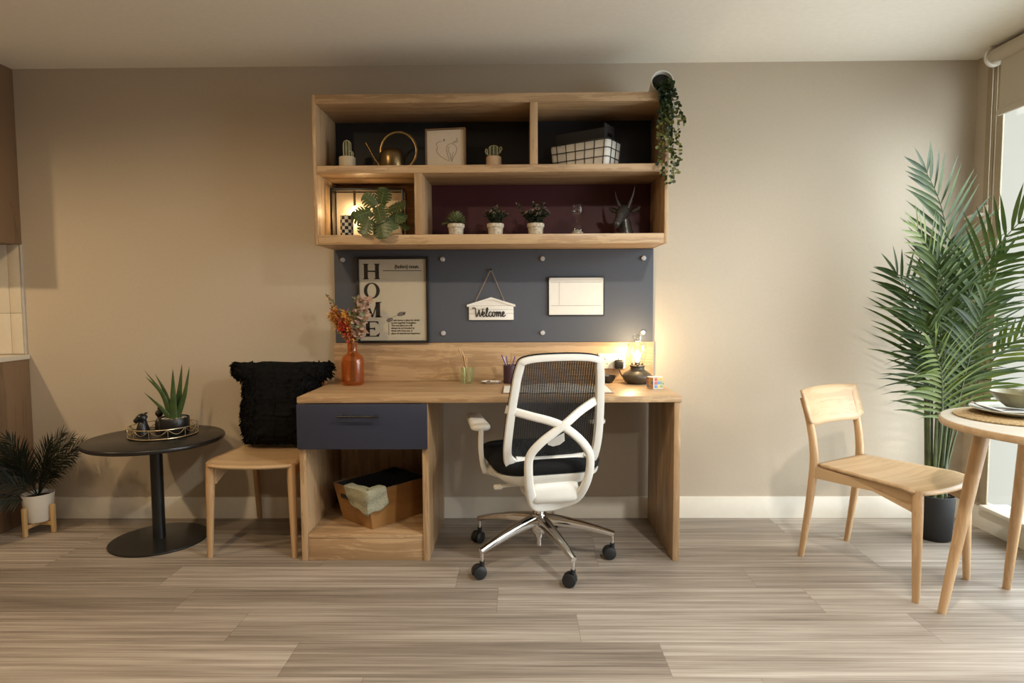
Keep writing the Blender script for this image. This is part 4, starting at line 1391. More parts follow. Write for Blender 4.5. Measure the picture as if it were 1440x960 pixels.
# monstera
t = thing('potted_monstera', 'bushy monstera plant with split leaves spilling over the lower shelf edge', 'plant', (-.690, -.262, ZB))
bm = B(); lathe(bm, [(0, 0), (.036, 0), (.045, .060), (.046, .064), (.042, .062), (.038, .05), (0, .05)], 28); obj('pot', bm, M['black'], t)
bm = B(); lathe(bm, [(0, .055), (.040, .052)], 24); obj('soil', bm, M['soil'], t)
def monstera_leaf(bm, p, d, nrm, s):
    d = d.normalized(); sd = d.cross(nrm).normalized(); nn = sd.cross(d).normalized()
    def at(u, v):      # u along the rib from stalk (0) to tip (1), v sideways
        return p + d * (u * s) + sd * (v * s) + nn * (-.16 * s * v * v * 2 - .10 * s * (u - .3) ** 2)
    rib = [bm.verts.new(at(-.0 + i / 12, 0)) for i in range(13)]
    for side in (-1, 1):
        out = []
        for i in range(13):
            u = i / 12
            w = .52 * math.sin(min(1, (u + .16) / .62) * PI / 2) if u < .46 else .52 * math.sqrt(max(0, 1 - ((u - .46) / .54) ** 2))
            out.append(w)
        lobes = [(0, 3), (3, 5), (5, 7), (7, 9), (9, 12)]
        for a, b in lobes:
            for i in range(a, b):
                g0 = .82 if i == a and a > 0 else 1.0
                uo0, uo1 = i / 12 + .04 * (out[i] > .2), (i + 1) / 12 + .04 * (out[i + 1] > .2)
                # narrow slit between lobes near the edge
                if i == a and a > 0: uo0 += .050
                if i == b - 1 and b < 12: uo1 -= .020
                back = -.13 if i == 0 else 0
                m0, m1 = bm.verts.new(at(i / 12 + .02, side * out[i] * .45)), bm.verts.new(at((i + 1) / 12 + .02, side * out[i + 1] * .45))
                o0, o1 = bm.verts.new(at(uo0 + back, side * out[i])), bm.verts.new(at(uo1, side * out[i + 1]))
                bm.faces.new((rib[i], rib[i + 1], m1, m0))
                bm.faces.new((m0, m1, o1, o0))
    k0 = len(bm.faces)
    tube(bm, [at(0, 0) + nn * .0012, at(.5, 0) + nn * .0012, at(.97, 0) + nn * .001], [.0019, .0015, .0006], 5)
    for sd_ in (-1, 1):
        for u_ in (.12, .30, .48, .66):
            tube(bm, [at(u_, 0) + nn * .001, at(u_ + .08, sd_ * .2) + nn * .001, at(u_ + .13, sd_ * .38) + nn * .001], [.0010, .0008, .0004], 4)
    bm.faces.ensure_lookup_table()
    for f in bm.faces[k0:]: f.material_index = 1
lv = [(-.044, -.01, .172, -.7, .6, .080), (.012, -.005, .184, .25, .7, .084), (-.092, -.03, .092, -1.0, .15, .086), (-.050, -.060, .108, -.45, -.2, .088), (.006, -.070, .118, .15, -.45, .100), (.074, -.020, .138, .8, .2, .094), (.096, -.045, .092, .9, -.35, .080), (-.050, -.092, .040, -.35, -.9, .086), (.030, -.100, .028, .12, -1.0, .100), (.066, -.070, .058, .45, -.8, .074), (.124, -.01, .050, .9, -.6, .058)]
for x_, y_, z_, dx, dz, s_ in lv:
    bm = B()
    hub = V((x_ - dx * s_ * .45, y_, z_ - dz * s_ * .45))
    nrm = V((dx * .5 + rng.uniform(-.45, .45), -1, .5 + rng.uniform(-.45, .5)))
    d = V((dx, -.25, dz))
    monstera_leaf(bm, hub, d, nrm, s_)
    st = spline([(rng.uniform(-.01, .01), rng.uniform(-.01, .01), .05), V((hub.x * .5, hub.y * .5 + .01, max(hub.z, .08) + .02)), hub], 6)
    tube(bm, st, .0016, 6)
    obj('leaf', bm, [M['monstera'], M['rib']], t, angle=70)

# three herbs in crackled pots
def rustic(t):
    bm = B(); lathe(bm, [(0, 0), (.032, 0), (.035, .004), (.0385, .046), (.0425, .047), (.0435, .052), (.0435, .064), (.041, .066), (.037, .064), (.035, .052), (0, .052)], 32)
    obj('pot', bm, M['rustic_pot'], t, angle=40)
    bm = B(); lathe(bm, [(0, .060), (.0365, .057)], 24); obj('soil', bm, M['soil'], t)
t = thing('potted_succulent', 'pale sage succulent in a crackled white pot, shortest of the three', 'plant', (-.322, -.20, ZB)); rustic(t)
bm = B()
for k in range(95):
    a = k * 2.39996; el = .15 + 1.25 * (k / 95) ** .9
    d = V((math.cos(a) * math.cos(el), math.sin(a) * math.cos(el), math.sin(el)))
    p = V((0, 0, .066)) + V((d.x * .026, d.y * .026, d.z * .032))
    blade(bm, p, d, V((-d.x * d.z, -d.y * d.z, 1)), rng.uniform(.026, .040), .014, .15, 3, fold=.5, base=.6)
for k in range(7):
    blade(bm, V((-.030, -.012, .066)), V((-1, rng.uniform(-.5, .3), rng.uniform(-.1, .35))), V((0, -.3, 1)), .044, .013, .2, 3, fold=.5)
obj('foliage', bm, M['succulent'], t)
def herb(label, x, stems, ht, spread, lean=0):
    t = thing('potted_herb', label, 'plant', (x, -.20, ZB)); rustic(t)
    bm = B(); bf = B()
    for k in range(stems):
        a = rng.uniform(0, 2 * PI); rr = spread * math.sqrt(rng.random())
        tip = V((rr * math.cos(a) + lean * (k < 3), rr * math.sin(a) * .7, .066 + ht * rng.uniform(.55, 1.0) * (1 - .35 * rr / spread) + (.050 if k < 3 and lean else 0)))
        path = spline([V((tip.x * .2, tip.y * .2, .058)), V((tip.x * .6, tip.y * .6, .06 + (tip.z - .06) * .55)), tip], 6)
        tube(bm, path, .001, 5)
        for i, p in enumerate(path[2:]):
            for _ in range(5):
                d = V((rng.gauss(0, 1), rng.gauss(0, 1), rng.gauss(.5, .6))).normalized()
                blade(bm, p, d, V((.2, -.6, .8)), rng.uniform(.010, .019), .008, .2, 2)
        for _ in range(7):
            d = V((rng.gauss(0, .8), rng.gauss(-.3, .8), rng.gauss(.4, .6))).normalized()
            blade(bf, path[-1], d, V((.1, -.8, .6)), rng.uniform(.008, .014), .007, 0, 2)
    obj('foliage', bm, M['herb'], t); obj('blossom', bf, M['blossom'], t)
herb('dark green herb with pinkish buds in the middle crackled white pot', -.122, 26, .095, .062)
herb('widest flowering herb in a crackled white pot, beside the hourglass', .082, 36, .095, .080, -.032)

# hourglass
t = thing('hourglass', 'clear glass hourglass standing against the burgundy panel', 'hourglass', (.293, -.20, ZB))
bm = B(); lathe(bm, [(0, .0), (.034, .0), (.035, .004), (.033, .008), (.030, .012), (.033, .030), (.031, .045), (.020, .062), (.006, .074), (.0045, .078), (.006, .082), (.022, .098), (.031, .115), (.033, .130), (.029, .146), (.032, .149), (.034, .153), (.033, .157), (0, .157)], 36); obj('glass', bm, M['clear'], t, angle=70)
bm = B(); lathe(bm, [(0, .0125), (.029, .0125), (.029, .020), (.012, .032), (0, .036)], 28); obj('sand', bm, M['pebble'], t)

# antelope bust
t = thing('antelope_bust', 'dark antelope head sculpture with long straight horns on the burgundy shelf', 'sculpture', (.528, -.205, ZB), R(-14))
bm = B()
# neck
def lp(z, y, rx, ry, x=0): return (x, y, z, rx, ry)
secs = [lp(.0, .010, .040, .044, .012), lp(.004, .010, .041, .045, .012), lp(.03, .012, .033, .040, .008), (.004, .014, .060, .030, .037), (.0, .014, .085, .028, .034)]
rings = []
for x_, y_, z_, rx_, ry_ in secs:
    rings.append([bm.verts.new((x_ + rx_ * math.cos(2 * PI * k / 24), y_ + ry_ * math.sin(2 * PI * k / 24), z_)) for k in range(24)])
for a, b in zip(rings, rings[1:]):
    for k in range(24):
        bm.faces.new((a[k], a[(k + 1) % 24], b[(k + 1) % 24], b[k]))
bm.faces.new(list(reversed(rings[0]))); bm.faces.new(rings[-1])
# head: from the crown down the face to the muzzle
hp = [(-.0, .040, .122), (-.002, .022, .126), (-.006, .000, .118), (-.014, -.024, .100), (-.022, -.046, .079), (-.029, -.066, .060), (-.033, -.078, .048), (-.035, -.084, .043)]
ra = [.012, .031, .036, .032, .0245, .0195, .0175, .008]
rb_ = [.010, .028, .033, .027, .0205, .0175, .0165, .008]
tube(bm, spline(hp, 3), [v for i in range(7) for v in [ra[i] + (ra[i + 1] - ra[i]) * q / 3 for q in range(3)]] + [ra[-1]], 24, r2=[v for i in range(7) for v in [rb_[i] + (rb_[i + 1] - rb_[i]) * q / 3 for q in range(3)]] + [rb_[-1]])
for s in (-1, 1):     # brow and eye
    bmesh.ops.create_icosphere(bm, subdivisions=3, radius=.008, matrix=Matrix.Translation((-.010 + s * .027, -.014, .112)) @ Matrix.Diagonal((.8, 1.1, .9, 1)))
    bmesh.ops.create_icosphere(bm, subdivisions=2, radius=.0045, matrix=Matrix.Translation((-.032 + s * .010, -.080, .052)))
obj('head', bm, M['bust'], t, angle=60)
for s, tip in ((-1, (-.050, .035, .232)), (1, (.052, .025, .262))):
    bm = B()
    b0 = V((s * .014, .012, .136)); tp = V(tip)
    m_ = 40
    pts = [b0 + (tp - b0) * (i / m_) + V((s * .006 * math.sin(i / m_ * PI), 0, 0)) for i in range(m_ + 1)]
    tube(bm, pts, [(.0098 * (1 - i / m_) ** .8 + .0006) * (1 + (.12 if i % 3 == 0 and i < 30 else 0)) for i in range(m_ + 1)], 12)
    obj('horn', bm, M['bust'], t)
    bm = B()
    e0 = V((s * .028, .018, .124)); d = V((s * .85, .1, .42)).normalized()
    blade(bm, e0, d, V((-s * .35, -1, .3)), .058, .030, .0, 8, fold=-.5, base=.35, peak=.55)
    obj('ear', bm, M['bust'], t, mods=[('SOLIDIFY', dict(thickness=.003))])
rng = random.Random(21)
# ------------------------------------------------------------------ feather palms
def frond(name, parent, pts, mats, L, W=.020, pairs=22, start=.28, face=(0, -1, .5), droop=.35, stem_r=.006, ang=52, clamp=None):
    """a leaf: rachis through pts with paired folded leaflets"""
    path = spline([V(p) for p in pts], 12)
    n = len(path)
    bm = B()
    tube(bm, path, [stem_r * (1 - .82 * i / (n - 1)) for i in range(n)], 7)
    for f in bm.faces: f.material_index = 1
    fc = V(face)
    fr = frames(path)
    lens = [0]
    for a, b in zip(path, path[1:]): lens.append(lens[-1] + (b - a).length)
    tot = lens[-1]
    for k in range(pairs + 1):
        s = start + (1 - start) * (k + .3) / (pairs + .5)
        q = s * tot
        i = max(j for j in range(n) if lens[j] <= q)
        j = min(i + 1, n - 1)
        p = path[i].lerp(path[j], (q - lens[i]) / max(1e-6, lens[j] - lens[i]))
        tg = fr[i][0]
        side = tg.cross(fc).normalized()
        w = (s - start) / (1 - start)
        ll = L * ((.55 + .45 * math.sin(min(1, w / .35) * PI / 2)) if w < .35 else (1 - .52 * ((w - .35) / .65) ** 1.5))
        for sd in (-1, 1):
            a = R(ang * (1 - .45 * w) + rng.uniform(-6, 6))
            d = tg * math.cos(a) + side * (sd * math.sin(a)) + fc.normalized() * rng.uniform(.02, .22)
            nrm = side.cross(tg) + side * (sd * .25) + V((rng.uniform(-.15, .15), 0, rng.uniform(-.1, .1)))
            blade(bm, p, d, nrm, ll * rng.uniform(.9, 1.08), W * rng.uniform(.85, 1.1), droop * rng.uniform(.6, 1.3), 5, fold=.35, base=.35, peak=.3, mi=0)
    blade(bm, path[-1], fr[-1][0], fc, L * .42, W * .8, droop * .5, 4, mi=0)
    if clamp is not None:
        for v in bm.verts:
            if v.co.x < clamp: v.co.x = clamp + (v.co.x - clamp) * .04
    o = obj(name, bm, mats, parent, angle=50)
    return o

px_, py_ = 2.075, -.30
t = thing('potted_palm', 'tall green artificial palm in a black pot in the corner by the window', 'plant', (px_, py_, 0))
bm = B(); lathe(bm, [(0, 0), (.068, 0), (.073, .004), (.084, .205), (.085, .222), (.081, .224), (.079, .205), (.075, .19), (0, .19)], 40); obj('pot', bm, M['black_matt'], t, angle=50)
bm = B(); lathe(bm, [(0, .212), (.0785, .206)], 30)
for k in range(90):
    a, r_ = rng.uniform(0, 2 * PI), .074 * math.sqrt(rng.random())
    bmesh.ops.create_icosphere(bm, subdivisions=1, radius=rng.uniform(.004, .008), matrix=Matrix.Translation((r_ * math.cos(a), r_ * math.sin(a), .210)))
obj('gravel', bm, M['soil'], t)
A_, Bm_ = [M['palm'], M['palm_stem']], [M['palm_light'], M['palm_stem']]
def rel(*pts): return [(x - px_, y - py_, z) for x, y, z in pts]
FR = [
    # tall leaf leaning to the corner top
    (rel((2.075, -.30, .20), (2.10, -.28, .85), (2.105, -.30, 1.35), (2.03, -.33, 1.63), (1.93, -.36, 1.80)), A_, .30, .026, 21, .52, (-.1, -1, .3), .15),
    # arching over the window side
    (rel((2.085, -.30, .20), (2.11, -.31, .80), (2.11, -.42, 1.20), (2.16, -.56, 1.46), (2.22, -.72, 1.62)), A_, .27, .024, 24, .50, (-.35, -1, .35), .55),
    # young pale leaf up on the room side
    (rel((2.06, -.30, .20), (2.07, -.33, .80), (2.02, -.38, 1.22), (1.92, -.42, 1.42), (1.84, -.45, 1.52)), Bm_, .26, .022, 17, .58, (.1, -1, .35), .30),
    # big spreading leaf at mid height, leaflets level
    (rel((2.06, -.31, .20), (2.055, -.36, .66), (1.99, -.42, 1.00), (1.94, -.46, 1.22), (1.91, -.50, 1.36)), A_, .33, .025, 25, .42, (-.15, -1, .15), .62),
    # second spreading leaf a little behind
    (rel((2.07, -.29, .20), (2.08, -.30, .75), (2.06, -.32, 1.12), (2.05, -.34, 1.32), (2.02, -.36, 1.46)), A_, .34, .025, 24, .46, (.0, -1, .1), .55),
    # low leaf toward the chair
    (rel((2.05, -.32, .20), (2.035, -.38, .50), (1.98, -.46, .78), (1.92, -.52, .90), (1.86, -.56, .98)), Bm_, .27, .024, 18, .50, (-.1, -1, .3), .75),
    # low leaf toward the window
    (rel((2.10, -.30, .20), (2.14, -.34, .55), (2.20, -.42, .85), (2.25, -.50, .98), (2.29, -.56, 1.05)), Bm_, .22, .022, 17, .48, (-.25, -1, .35), .6),
    # thicker middle on the window side
    (rel((2.09, -.29, .20), (2.12, -.30, .70), (2.15, -.36, 1.05), (2.18, -.42, 1.25), (2.21, -.48, 1.38)), A_, .27, .024, 21, .46, (-.2, -1, .15), .65),
    (rel((2.08, -.32, .20), (2.10, -.38, .62), (2.10, -.46, .92), (2.09, -.53, 1.10), (2.08, -.58, 1.20)), A_, .31, .025, 22, .44, (-.1, -1, .2), .75),
    (rel((2.06, -.29, .20), (2.03, -.27, .70), (1.99, -.25, 1.05), (1.94, -.24, 1.22), (1.88, -.24, 1.32)), A_, .30, .024, 20, .46, (-.1, -1, .25), .5),
    (rel((2.10, -.28, .20), (2.13, -.24, .70), (2.17, -.22, 1.10), (2.20, -.22, 1.30), (2.23, -.24, 1.45)), A_, .17, .022, 20, .46, (-.1, -1, .3), .5),
    (rel((2.05, -.30, .20), (2.02, -.32, .55), (1.99, -.36, .80), (1.95, -.40, .95), (1.91, -.43, 1.06)), A_, .30, .025, 19, .46, (-.1, -1, .15), .8),
]
for pts, mats, L, W, pr, st, fc, dr in FR:
    frond('frond', t, pts, mats, L * 1.06, W * .80, int(pr * .88), st, fc, dr)
for k in range(8):
    a = k * .785 + .2
    b = B()
    p0 = V((.045 * math.cos(a), .03 * math.sin(a), .20)); 
    tube(b, spline([p0, p0 * 1.0 + V((rng.uniform(-.01, .01), 0, .18)), p0 + V((.03 * math.cos(a), .02 * math.sin(a) - .01, .60))], 6), [.0115 - .0055 * i / 12 for i in range(13)], 8)
    obj('cane', b, M['palm_stem'], t)

# small dark palm in a white planter on bamboo legs
sx, sy = -2.525, -.215
t = thing('potted_fern_palm', 'small dark feathery palm in a white planter on bamboo legs by the kitchen cabinet', 'plant', (sx, sy, 0))
bm = B(); lathe(bm, [(0, .060), (.052, .060), (.058, .066), (.072, .195), (.074, .205), (.071, .206), (.066, .18), (0, .17)], 36)
for v in bm.verts:
    a = math.atan2(v.co.y, v.co.x)
    v.co.x *= 1 + .012 * math.sin(9 * a + 30 * v.co.z); v.co.y *= 1 + .012 * math.sin(9 * a + 30 * v.co.z)
obj('planter', bm, M['white'], t, angle=60)
bm = B(); lathe(bm, [(0, .192), (.068, .186)], 24); obj('soil', bm, M['soil'], t)
for a in (353, 83, 173, 263):
    bm = B(); c_, s_ = math.cos(R(a)), math.sin(R(a))
    bx(bm, (-.010, -.009, 0), (.010, .009, .150), .003, mtx=Matrix.Translation((.0835 * c_, .0835 * s_, 0)) @ Matrix.Rotation(R(a), 4, 'Z'))
    obj('leg', bm, M['stand_wood'], t)
for a in (353, 83):
    bm = B()
    bx(bm, (-.074, -.007, .038 if a == 83 else .0385), (.074, .007, .058), .002, mtx=Matrix.Rotation(R(a), 4, 'Z'))
    obj('cross_bar', bm, M['stand_wood'], t)
DK = [M['dark_palm'], M['dark_palm']]
for (x, y, z, dr, fc) in ((-.085, -.10, .46, .5, (.1, -1, .4)), (-.12, -.14, .40, .7, (.3, -1, .5)), (-.10, -.05, .50, .4, (.2, -1, .3)), (-.13, -.20, .22, .8, (.2, -.8, .8)), (.05, .03, .46, .3, (-.1, -1, .3)), (.11, .04, .50, .3, (-.3, -1, .3)), (.215, -.03, .50, .5, (-.2, -1, .4)), (.255, -.07, .42, .6, (-.2, -1, .5)), (.225, .02, .46, .5, (-.2, -1, .4)), (.15, -.09, .40, .6, (-.1, -1, .5)), (-.04, -.12, .42, .5, (.0, -1, .4)), (-.12, -.22, .34, .6, (.2, -1, .6))):
    frond('frond', t, [(0, 0, .185), (x * .30, y * .3, .185 + (z - .185) * .42), (x * .68, y * .68, .185 + (z - .185) * .80), (x, y, z)], DK, .125, .0075, 22, .22, fc, dr, .003, 46, clamp=-.155)

# ------------------------------------------------------------------ black side table dressing
ZT = .5255
t = thing('wire_tray', 'round gold wire tray with scalloped sides on the black side table', 'tray', (-1.815, -.275, ZT))
TR, TH = .158, .050
bm = B(); lathe(bm, [(0, .002), (TR - .002, .002), (TR, .0035), (TR - .002, .005), (0, .005)], 60); obj('mirror_base', bm, M['black'], t, angle=60)
bm = B()
circ = lambda r, z, n=64: [V((r * math.cos(2 * PI * k / n), r * math.sin(2 * PI * k / n), z)) for k in range(n)]
tube(bm, circ(TR, .006), .0026, 8, closed=True); tube(bm, circ(TR, TH), .0026, 8, closed=True)
for k in range(12):
    a = 2 * PI * k / 12 + .12
    tube(bm, [(TR * math.cos(a), TR * math.sin(a), .006), (TR * math.cos(a), TR * math.sin(a), TH)], .0016, 6)
    for sg, zz in ((1, TH), ):
        pts = [(TR * math.cos(a + 2 * PI / 12 * s), TR * math.sin(a + 2 * PI / 12 * s), TH - .026 * math.sin(PI * s)) for s in [i / 10 for i in range(11)]]
        tube(bm, pts, .0016, 6)
for k in range(4):
    a = 2 * PI * k / 4 + .4
    bmesh.ops.create_icosphere(bm, subdivisions=2, radius=.004, matrix=Matrix.Translation((TR * .93 * math.cos(a), TR * .93 * math.sin(a), .0035)) @ Matrix.Diagonal((1, 1, .85, 1)))
obj('wire_rim', bm, M['gold'], t)
ZR = ZT + .0055
# aloe
t = thing('potted_aloe', 'spiky green aloe in a round black pot inside the gold wire tray', 'plant', (-1.765, -.262, ZR))
bm = B(); lathe(bm, [(0, 0), (.066, 0), (.070, .004), (.071, .082), (.069, .084), (.066, .082), (.065, .072), (0, .072)], 44); obj('pot', bm, M['black'], t, angle=50)
bm = B(); lathe(bm, [(0, .079), (.0655, .075)], 30)
for k in range(60):
    a, r_ = rng.uniform(0, 2 * PI), .062 * math.sqrt(rng.random())
    bmesh.ops.create_icosphere(bm, subdivisions=1, radius=rng.uniform(.003, .006), matrix=Matrix.Translation((r_ * math.cos(a), r_ * math.sin(a), .078)))
obj('pebbles', bm, M['pebble'], t)
def spike(bm, p, tip, w, bend):
    p, tip = V(p), V(tip)
    path = spline([p, (p + tip) / 2 + V(bend), tip], 8)
    n = len(path)
    tube(bm, path, [max(.0006, w * .5 * (1 - (i / (n - 1)) ** 1.3)) for i in range(n)], 10, up=(0, -1, .05), r2=None) if False else rbar(bm, path, [max(.0012, w * (1 - (i / (n - 1)) ** 1.25)) for i in range(n)], [max(.0008, w * .42 * (1 - (i / (n - 1)) ** 1.25)) for i in range(n)], (0, -1, .1), rnd=.45)
for p, tip, w, bd in (((-.006, -.01, .078), (-.125, -.02, .290), .028, (.018, 0, .02)), ((-.014, .0, .078), (-.100, .02, .300), .026, (.012, 0, .012)), ((-.008, .01, .078), (-.140, .0, .318), .022, (.02, 0, .0)), ((.004, -.012, .078), (.020, -.03, .330), .036, (.0, 0, .0)), ((.012, .0, .078), (.046, .01, .352), .034, (.0, 0, -.01)), ((.014, -.006, .078), (.094, -.01, .340), .030, (.008, 0, -.012)), ((-.012, -.014, .078), (-.118, -.05, .215), .022, (.012, 0, -.004)), ((.0, .014, .078), (-.014, .03, .262), .020, (.0, 0, .0)), ((.018, .006, .078), (.046, .03, .225), .018, (.004, 0, 0)), ((.0, -.02, .078), (.034, -.02, .200), .020, (.0, 0, 0))):
    bm = B(); spike(bm, p, tip, w * 1.3, bd); obj('leaf', bm, M['aloe'], t, angle=60)
# black figurines
fig = [(0, 0), (.026, 0), (.029, .004), (.027, .03), (.022, .05), (.014, .060), (.016, .070), (.0165, .080), (.012, .092), (.005, .098), (0, .099)]
t = thing('figurine', 'black seated animal figurine, larger of two, at the tray rim before the aloe', 'figurine', (-1.895, -.315, ZR))
bm = B(); lathe(bm, [(0, 0), (.028, 0), (.031, .004), (.029, .030), (.022, .055), (.016, .068), (0, .07)], 28)
for v in bm.verts: v.co.y *= 1.15
obj('body', bm, M['black'], t)
bm = B()
tube(bm, spline([(.010, .006, .080), (-.002, -.004, .090), (-.018, -.012, .080), (-.031, -.018, .069)], 4), [.018, .0205, .022, .022, .0215, .020, .018, .016, .0145, .013, .012, .011, .007], 18)
for s in (-1, 1):
    blade(bm, V((.004, s * .012 - .004, .102)), V((.35, s * .5, .5)), V((-1, 0, .2)), .024, .015, .6, 4, fold=.3)
tube(bm, [(.006, 0, .052), (.003, -.002, .075)], .017, 16)
obj('head', bm, M['black'], t)
t = thing('figurine', 'small black knobbed figurine, shorter of two, between the larger figurine and the aloe pot', 'figurine', (-1.868, -.215, ZR))
bm = B(); lathe(bm, [(0, 0), (.022, 0), (.024, .004), (.021, .05), (.014, .064), (.008, .070), (.012, .078), (.0185, .088), (.0195, .096), (.015, .106), (.007, .112), (.006, .116), (.0085, .121), (.006, .127), (0, .130)], 28); obj('body', bm, M['black'], t, angle=70)

# ------------------------------------------------------------------ cushion on the chair beside the desk
bm = B()
from mathutils import noise as NZ
def cush(u, v):
    a = u * 2 * PI
    # superellipse section: x across, y thick; v runs from bottom to top
    s = v * 2 - 1
    ex = abs(math.cos(a)) ** .35 * math.copysign(1, math.cos(a))
    ey = math.sin(a)
    edge = (1 - abs(s) ** 5)
    pin = max(0, 1 - abs(ex) ** 4)
    hw = .200 + .012 * s + .045 * max(0, min(1, (s - .55) / .12)) - .008 * math.sin(s * 5)
    th = .075 * (edge ** .5) * (pin ** .45) + .012
    x = ex * hw
    z = .216 + s * .212
    y = ey * th
    p = V((x, y, z))
    q = NZ.noise_vector(p * 42) * .010 + NZ.noise_vector(p * 110) * .007
    return p + q
surf(bm, cush, 130, 70, wrap=True)
bm.verts.ensure_lookup_table()
# close top and bottom, add wool tufts
lay = [[bm.verts[j * 130 + i] for i in range(130)] for j in (0, 70)]
for L_ in lay: bm.faces.new(L_)
base_f = [f for f in bm.faces if len(f.verts) == 4]
for k in range(2600):
    f = rng.choice(base_f)
    c_ = f.calc_center_median(); f.normal_update()
    nn = f.normal.copy()
    out = V((c_.x, c_.y, (c_.z - .216) * .9)).normalized()
    if nn.dot(out) < 0: nn = -nn
    d = (nn + V((rng.gauss(0, .5), rng.gauss(0, .4), rng.gauss(-.35, .4)))).normalized()
    blade(bm, c_, d, V((rng.gauss(0, 1), rng.gauss(0, 1), rng.gauss(0, 1))).normalized(), rng.uniform(.012, .026), .009, .8, 2, fold=.2, base=.7)
for v in bm.verts:
    if v.co.z < .004: v.co.z = .004 + (rng.random()) * .003
ob = obj('cushion', bm, M['shag'], None, (-1.243, -.215, .456), (R(-8), 0, 0), angle=180)
tag(ob, 'black shaggy square cushion standing on the chair seat beside the desk', 'cushion')

# ------------------------------------------------------------------ waste bin in the desk cubby, cloth over its corner
t = thing('waste_bin', 'brown wood tapered bin with black lining in the cubby under the drawer', 'bin', (-.690, -.335, .1245), R(50))
# local x along the long side; front corner towards the viewer is (-, -)
bl, bs, tl, ts, hh = .150, .118, .190, .138, .185
bm = B()
def quadbox(l0, s0, z0, l1, s1, z1):
    return [[bm.verts.new((a * l, b * s, z)) for a, b in ((-1, -1), (1, -1), (1, 1), (-1, 1))] for l, s, z in ((l0, s0, z0), (l1, s1, z1))]
lo, hi = quadbox(bl, bs, 0, tl, ts, hh)
for k in range(4): bm.faces.new((lo[k], lo[(k + 1) % 4], hi[(k + 1) % 4], hi[k]))
bm.faces.new(lo)
li, hi2 = quadbox(bl - .005, bs - .005, .006, tl - .006, ts - .006, hh)
for k in range(4):
    f = bm.faces.new((hi2[k], hi2[(k + 1) % 4], li[(k + 1) % 4], li[k])); f.material_index = 1
    bm.faces.new((hi[k], hi[(k + 1) % 4], hi2[(k + 1) % 4], hi2[k]))
f = bm.faces.new(li); f.material_index = 1
obj('body', bm, [M['bin_wood'], M['black_matt']], t, angle=20)
bm = B()
tube(bm, [V((a * (tl - .001), b * (ts - .001), hh + .001)) for a, b in ((-1, -1), (1, -1), (1, 1), (-1, 1))], .0032, 6, closed=True)
obj('rim_band', bm, M['dark_wood'], t)
bm = B()
q = Matrix.Translation((-.181, .062, .130)) @ Matrix.Rotation(R(-12), 4, 'Y')
bx(bm, (-.003, -.028, -.010), (.004, .028, .010), .003, mtx=q); obj('handle_slot', bm, M['black'], t)
# cloth: built in the bin's own axes, draped over the two rims meeting at the front corner
Mb = Matrix.Translation((-.690, -.335, .1245)) @ Matrix.Rotation(R(50), 4, 'Z')
bm = B()
def drape(u, v):
    # path across the corner: u from the short side (-x face) round to the long side (-y face); v from inside over the rim and down
    s = (u - .60) * .27 + .025 * (v - .5)
    drop = (v - .25) * (.150 - .045 * max(0, u - .6) * 2 - .035 * max(0, .45 - u) * 2 + .008 * math.sin(u * 17))
    if drop < 0:
        z = hh + .012 + min(0, drop + .028); inset = -drop * 1.6
    else:
        z = hh + .012 - drop; inset = 0
    tap = max(0, drop) * .18
    off = .015 + .005 * math.sin(u * 11 + v * 4) + .003 * math.sin(v * 13 + u * 3)
    if s < 0:   # on the short face
        p = V((-tl - off + tap * 1.1 + inset, -ts - off * .6 - s + tap * .4 * 0, z))
    else:
        p = V((-tl - off * .6 + s, -ts - off + tap * .55 + inset, z))
    if abs(s) < .03:   # round the corner
        w = 1 - abs(s) / .03
        p += V((.006, .006, 0)) * w
    return Mb @ p
surf(bm, drape, 34, 22)
tag(obj('tea_towel', bm, M['cloth_sage'], None, mods=[('SOLIDIFY', dict(thickness=.005, offset=1.0))]), 'sage green knitted cloth draped over the corner of the wood bin', 'cloth')

# ------------------------------------------------------------------ place setting on the round table
ZP = .7555
bm = B()
n = 30
for k in range(n):
    r_ = .006 + k * .0064
    tube(bm, circ(r_, .0036 + .0004 * (k % 2), 72), .0036, 6, closed=True)
woven = plain('woven seagrass', (.36, .25, .12), .85, var=.5, scale=160, bmp=.8)
cx_, cy_ = 1.895, -1.150
MX, MY = 1.828, -1.095
tag(obj('placemat', bm, woven, None, (MX, MY, ZP)), 'round woven seagrass placemat under the plate on the round table', 'placemat')
bm = B(); lathe(bm, [(0, 0), (.085, 0), (.092, .003), (.140, .017), (.150, .021), (.150, .0235), (.140, .021), (.092, .008), (0, .006)], 60)
tag(obj('dinner_plate', bm, M['plate'], None, (MX + .028, MY + .030, ZP + .0082), angle=50), 'pale glazed dinner plate resting on the woven placemat', 'plate')
stripes, nt, p, out = nodemat('blue striped napkin')
tc = N(nt, 'ShaderNodeTexCoord')
w_ = N(nt, 'ShaderNodeTexWave', wave_type='BANDS', bands_direction='Y', Scale=14.0)
nt.links.new(tc.outputs['Object'], w_.inputs['Vector'])
nt.links.new(ramp(nt, w_.outputs[1], [(.35, (.70, .69, .66)), (.62, (.16, .19, .27))]), p.inputs['Base Color'])
p.inputs['Roughness'].default_value = .9
bm = B()
def nap(u, v):
    x, y = (u - .5) * .24, (v - .5) * .085
    q_ = V((x, y, 0)); q_.rotate(Matrix.Rotation(R(-24), 3, 'Z'))
    r_ = math.hypot(q_.x - .030, q_.y - .010)
    pz = .008 + .0160 * max(0, min(1.25, (r_ - .085) / .06))
    return V((x, y, pz + .0030 + .0022 * (1 + math.sin(u * 11 + v * 4)) + .0016 * (1 + math.sin(v * 9 + u * 5)) + .004 * max(0, .15 - u) / .15))
surf(bm, nap, 30, 12)
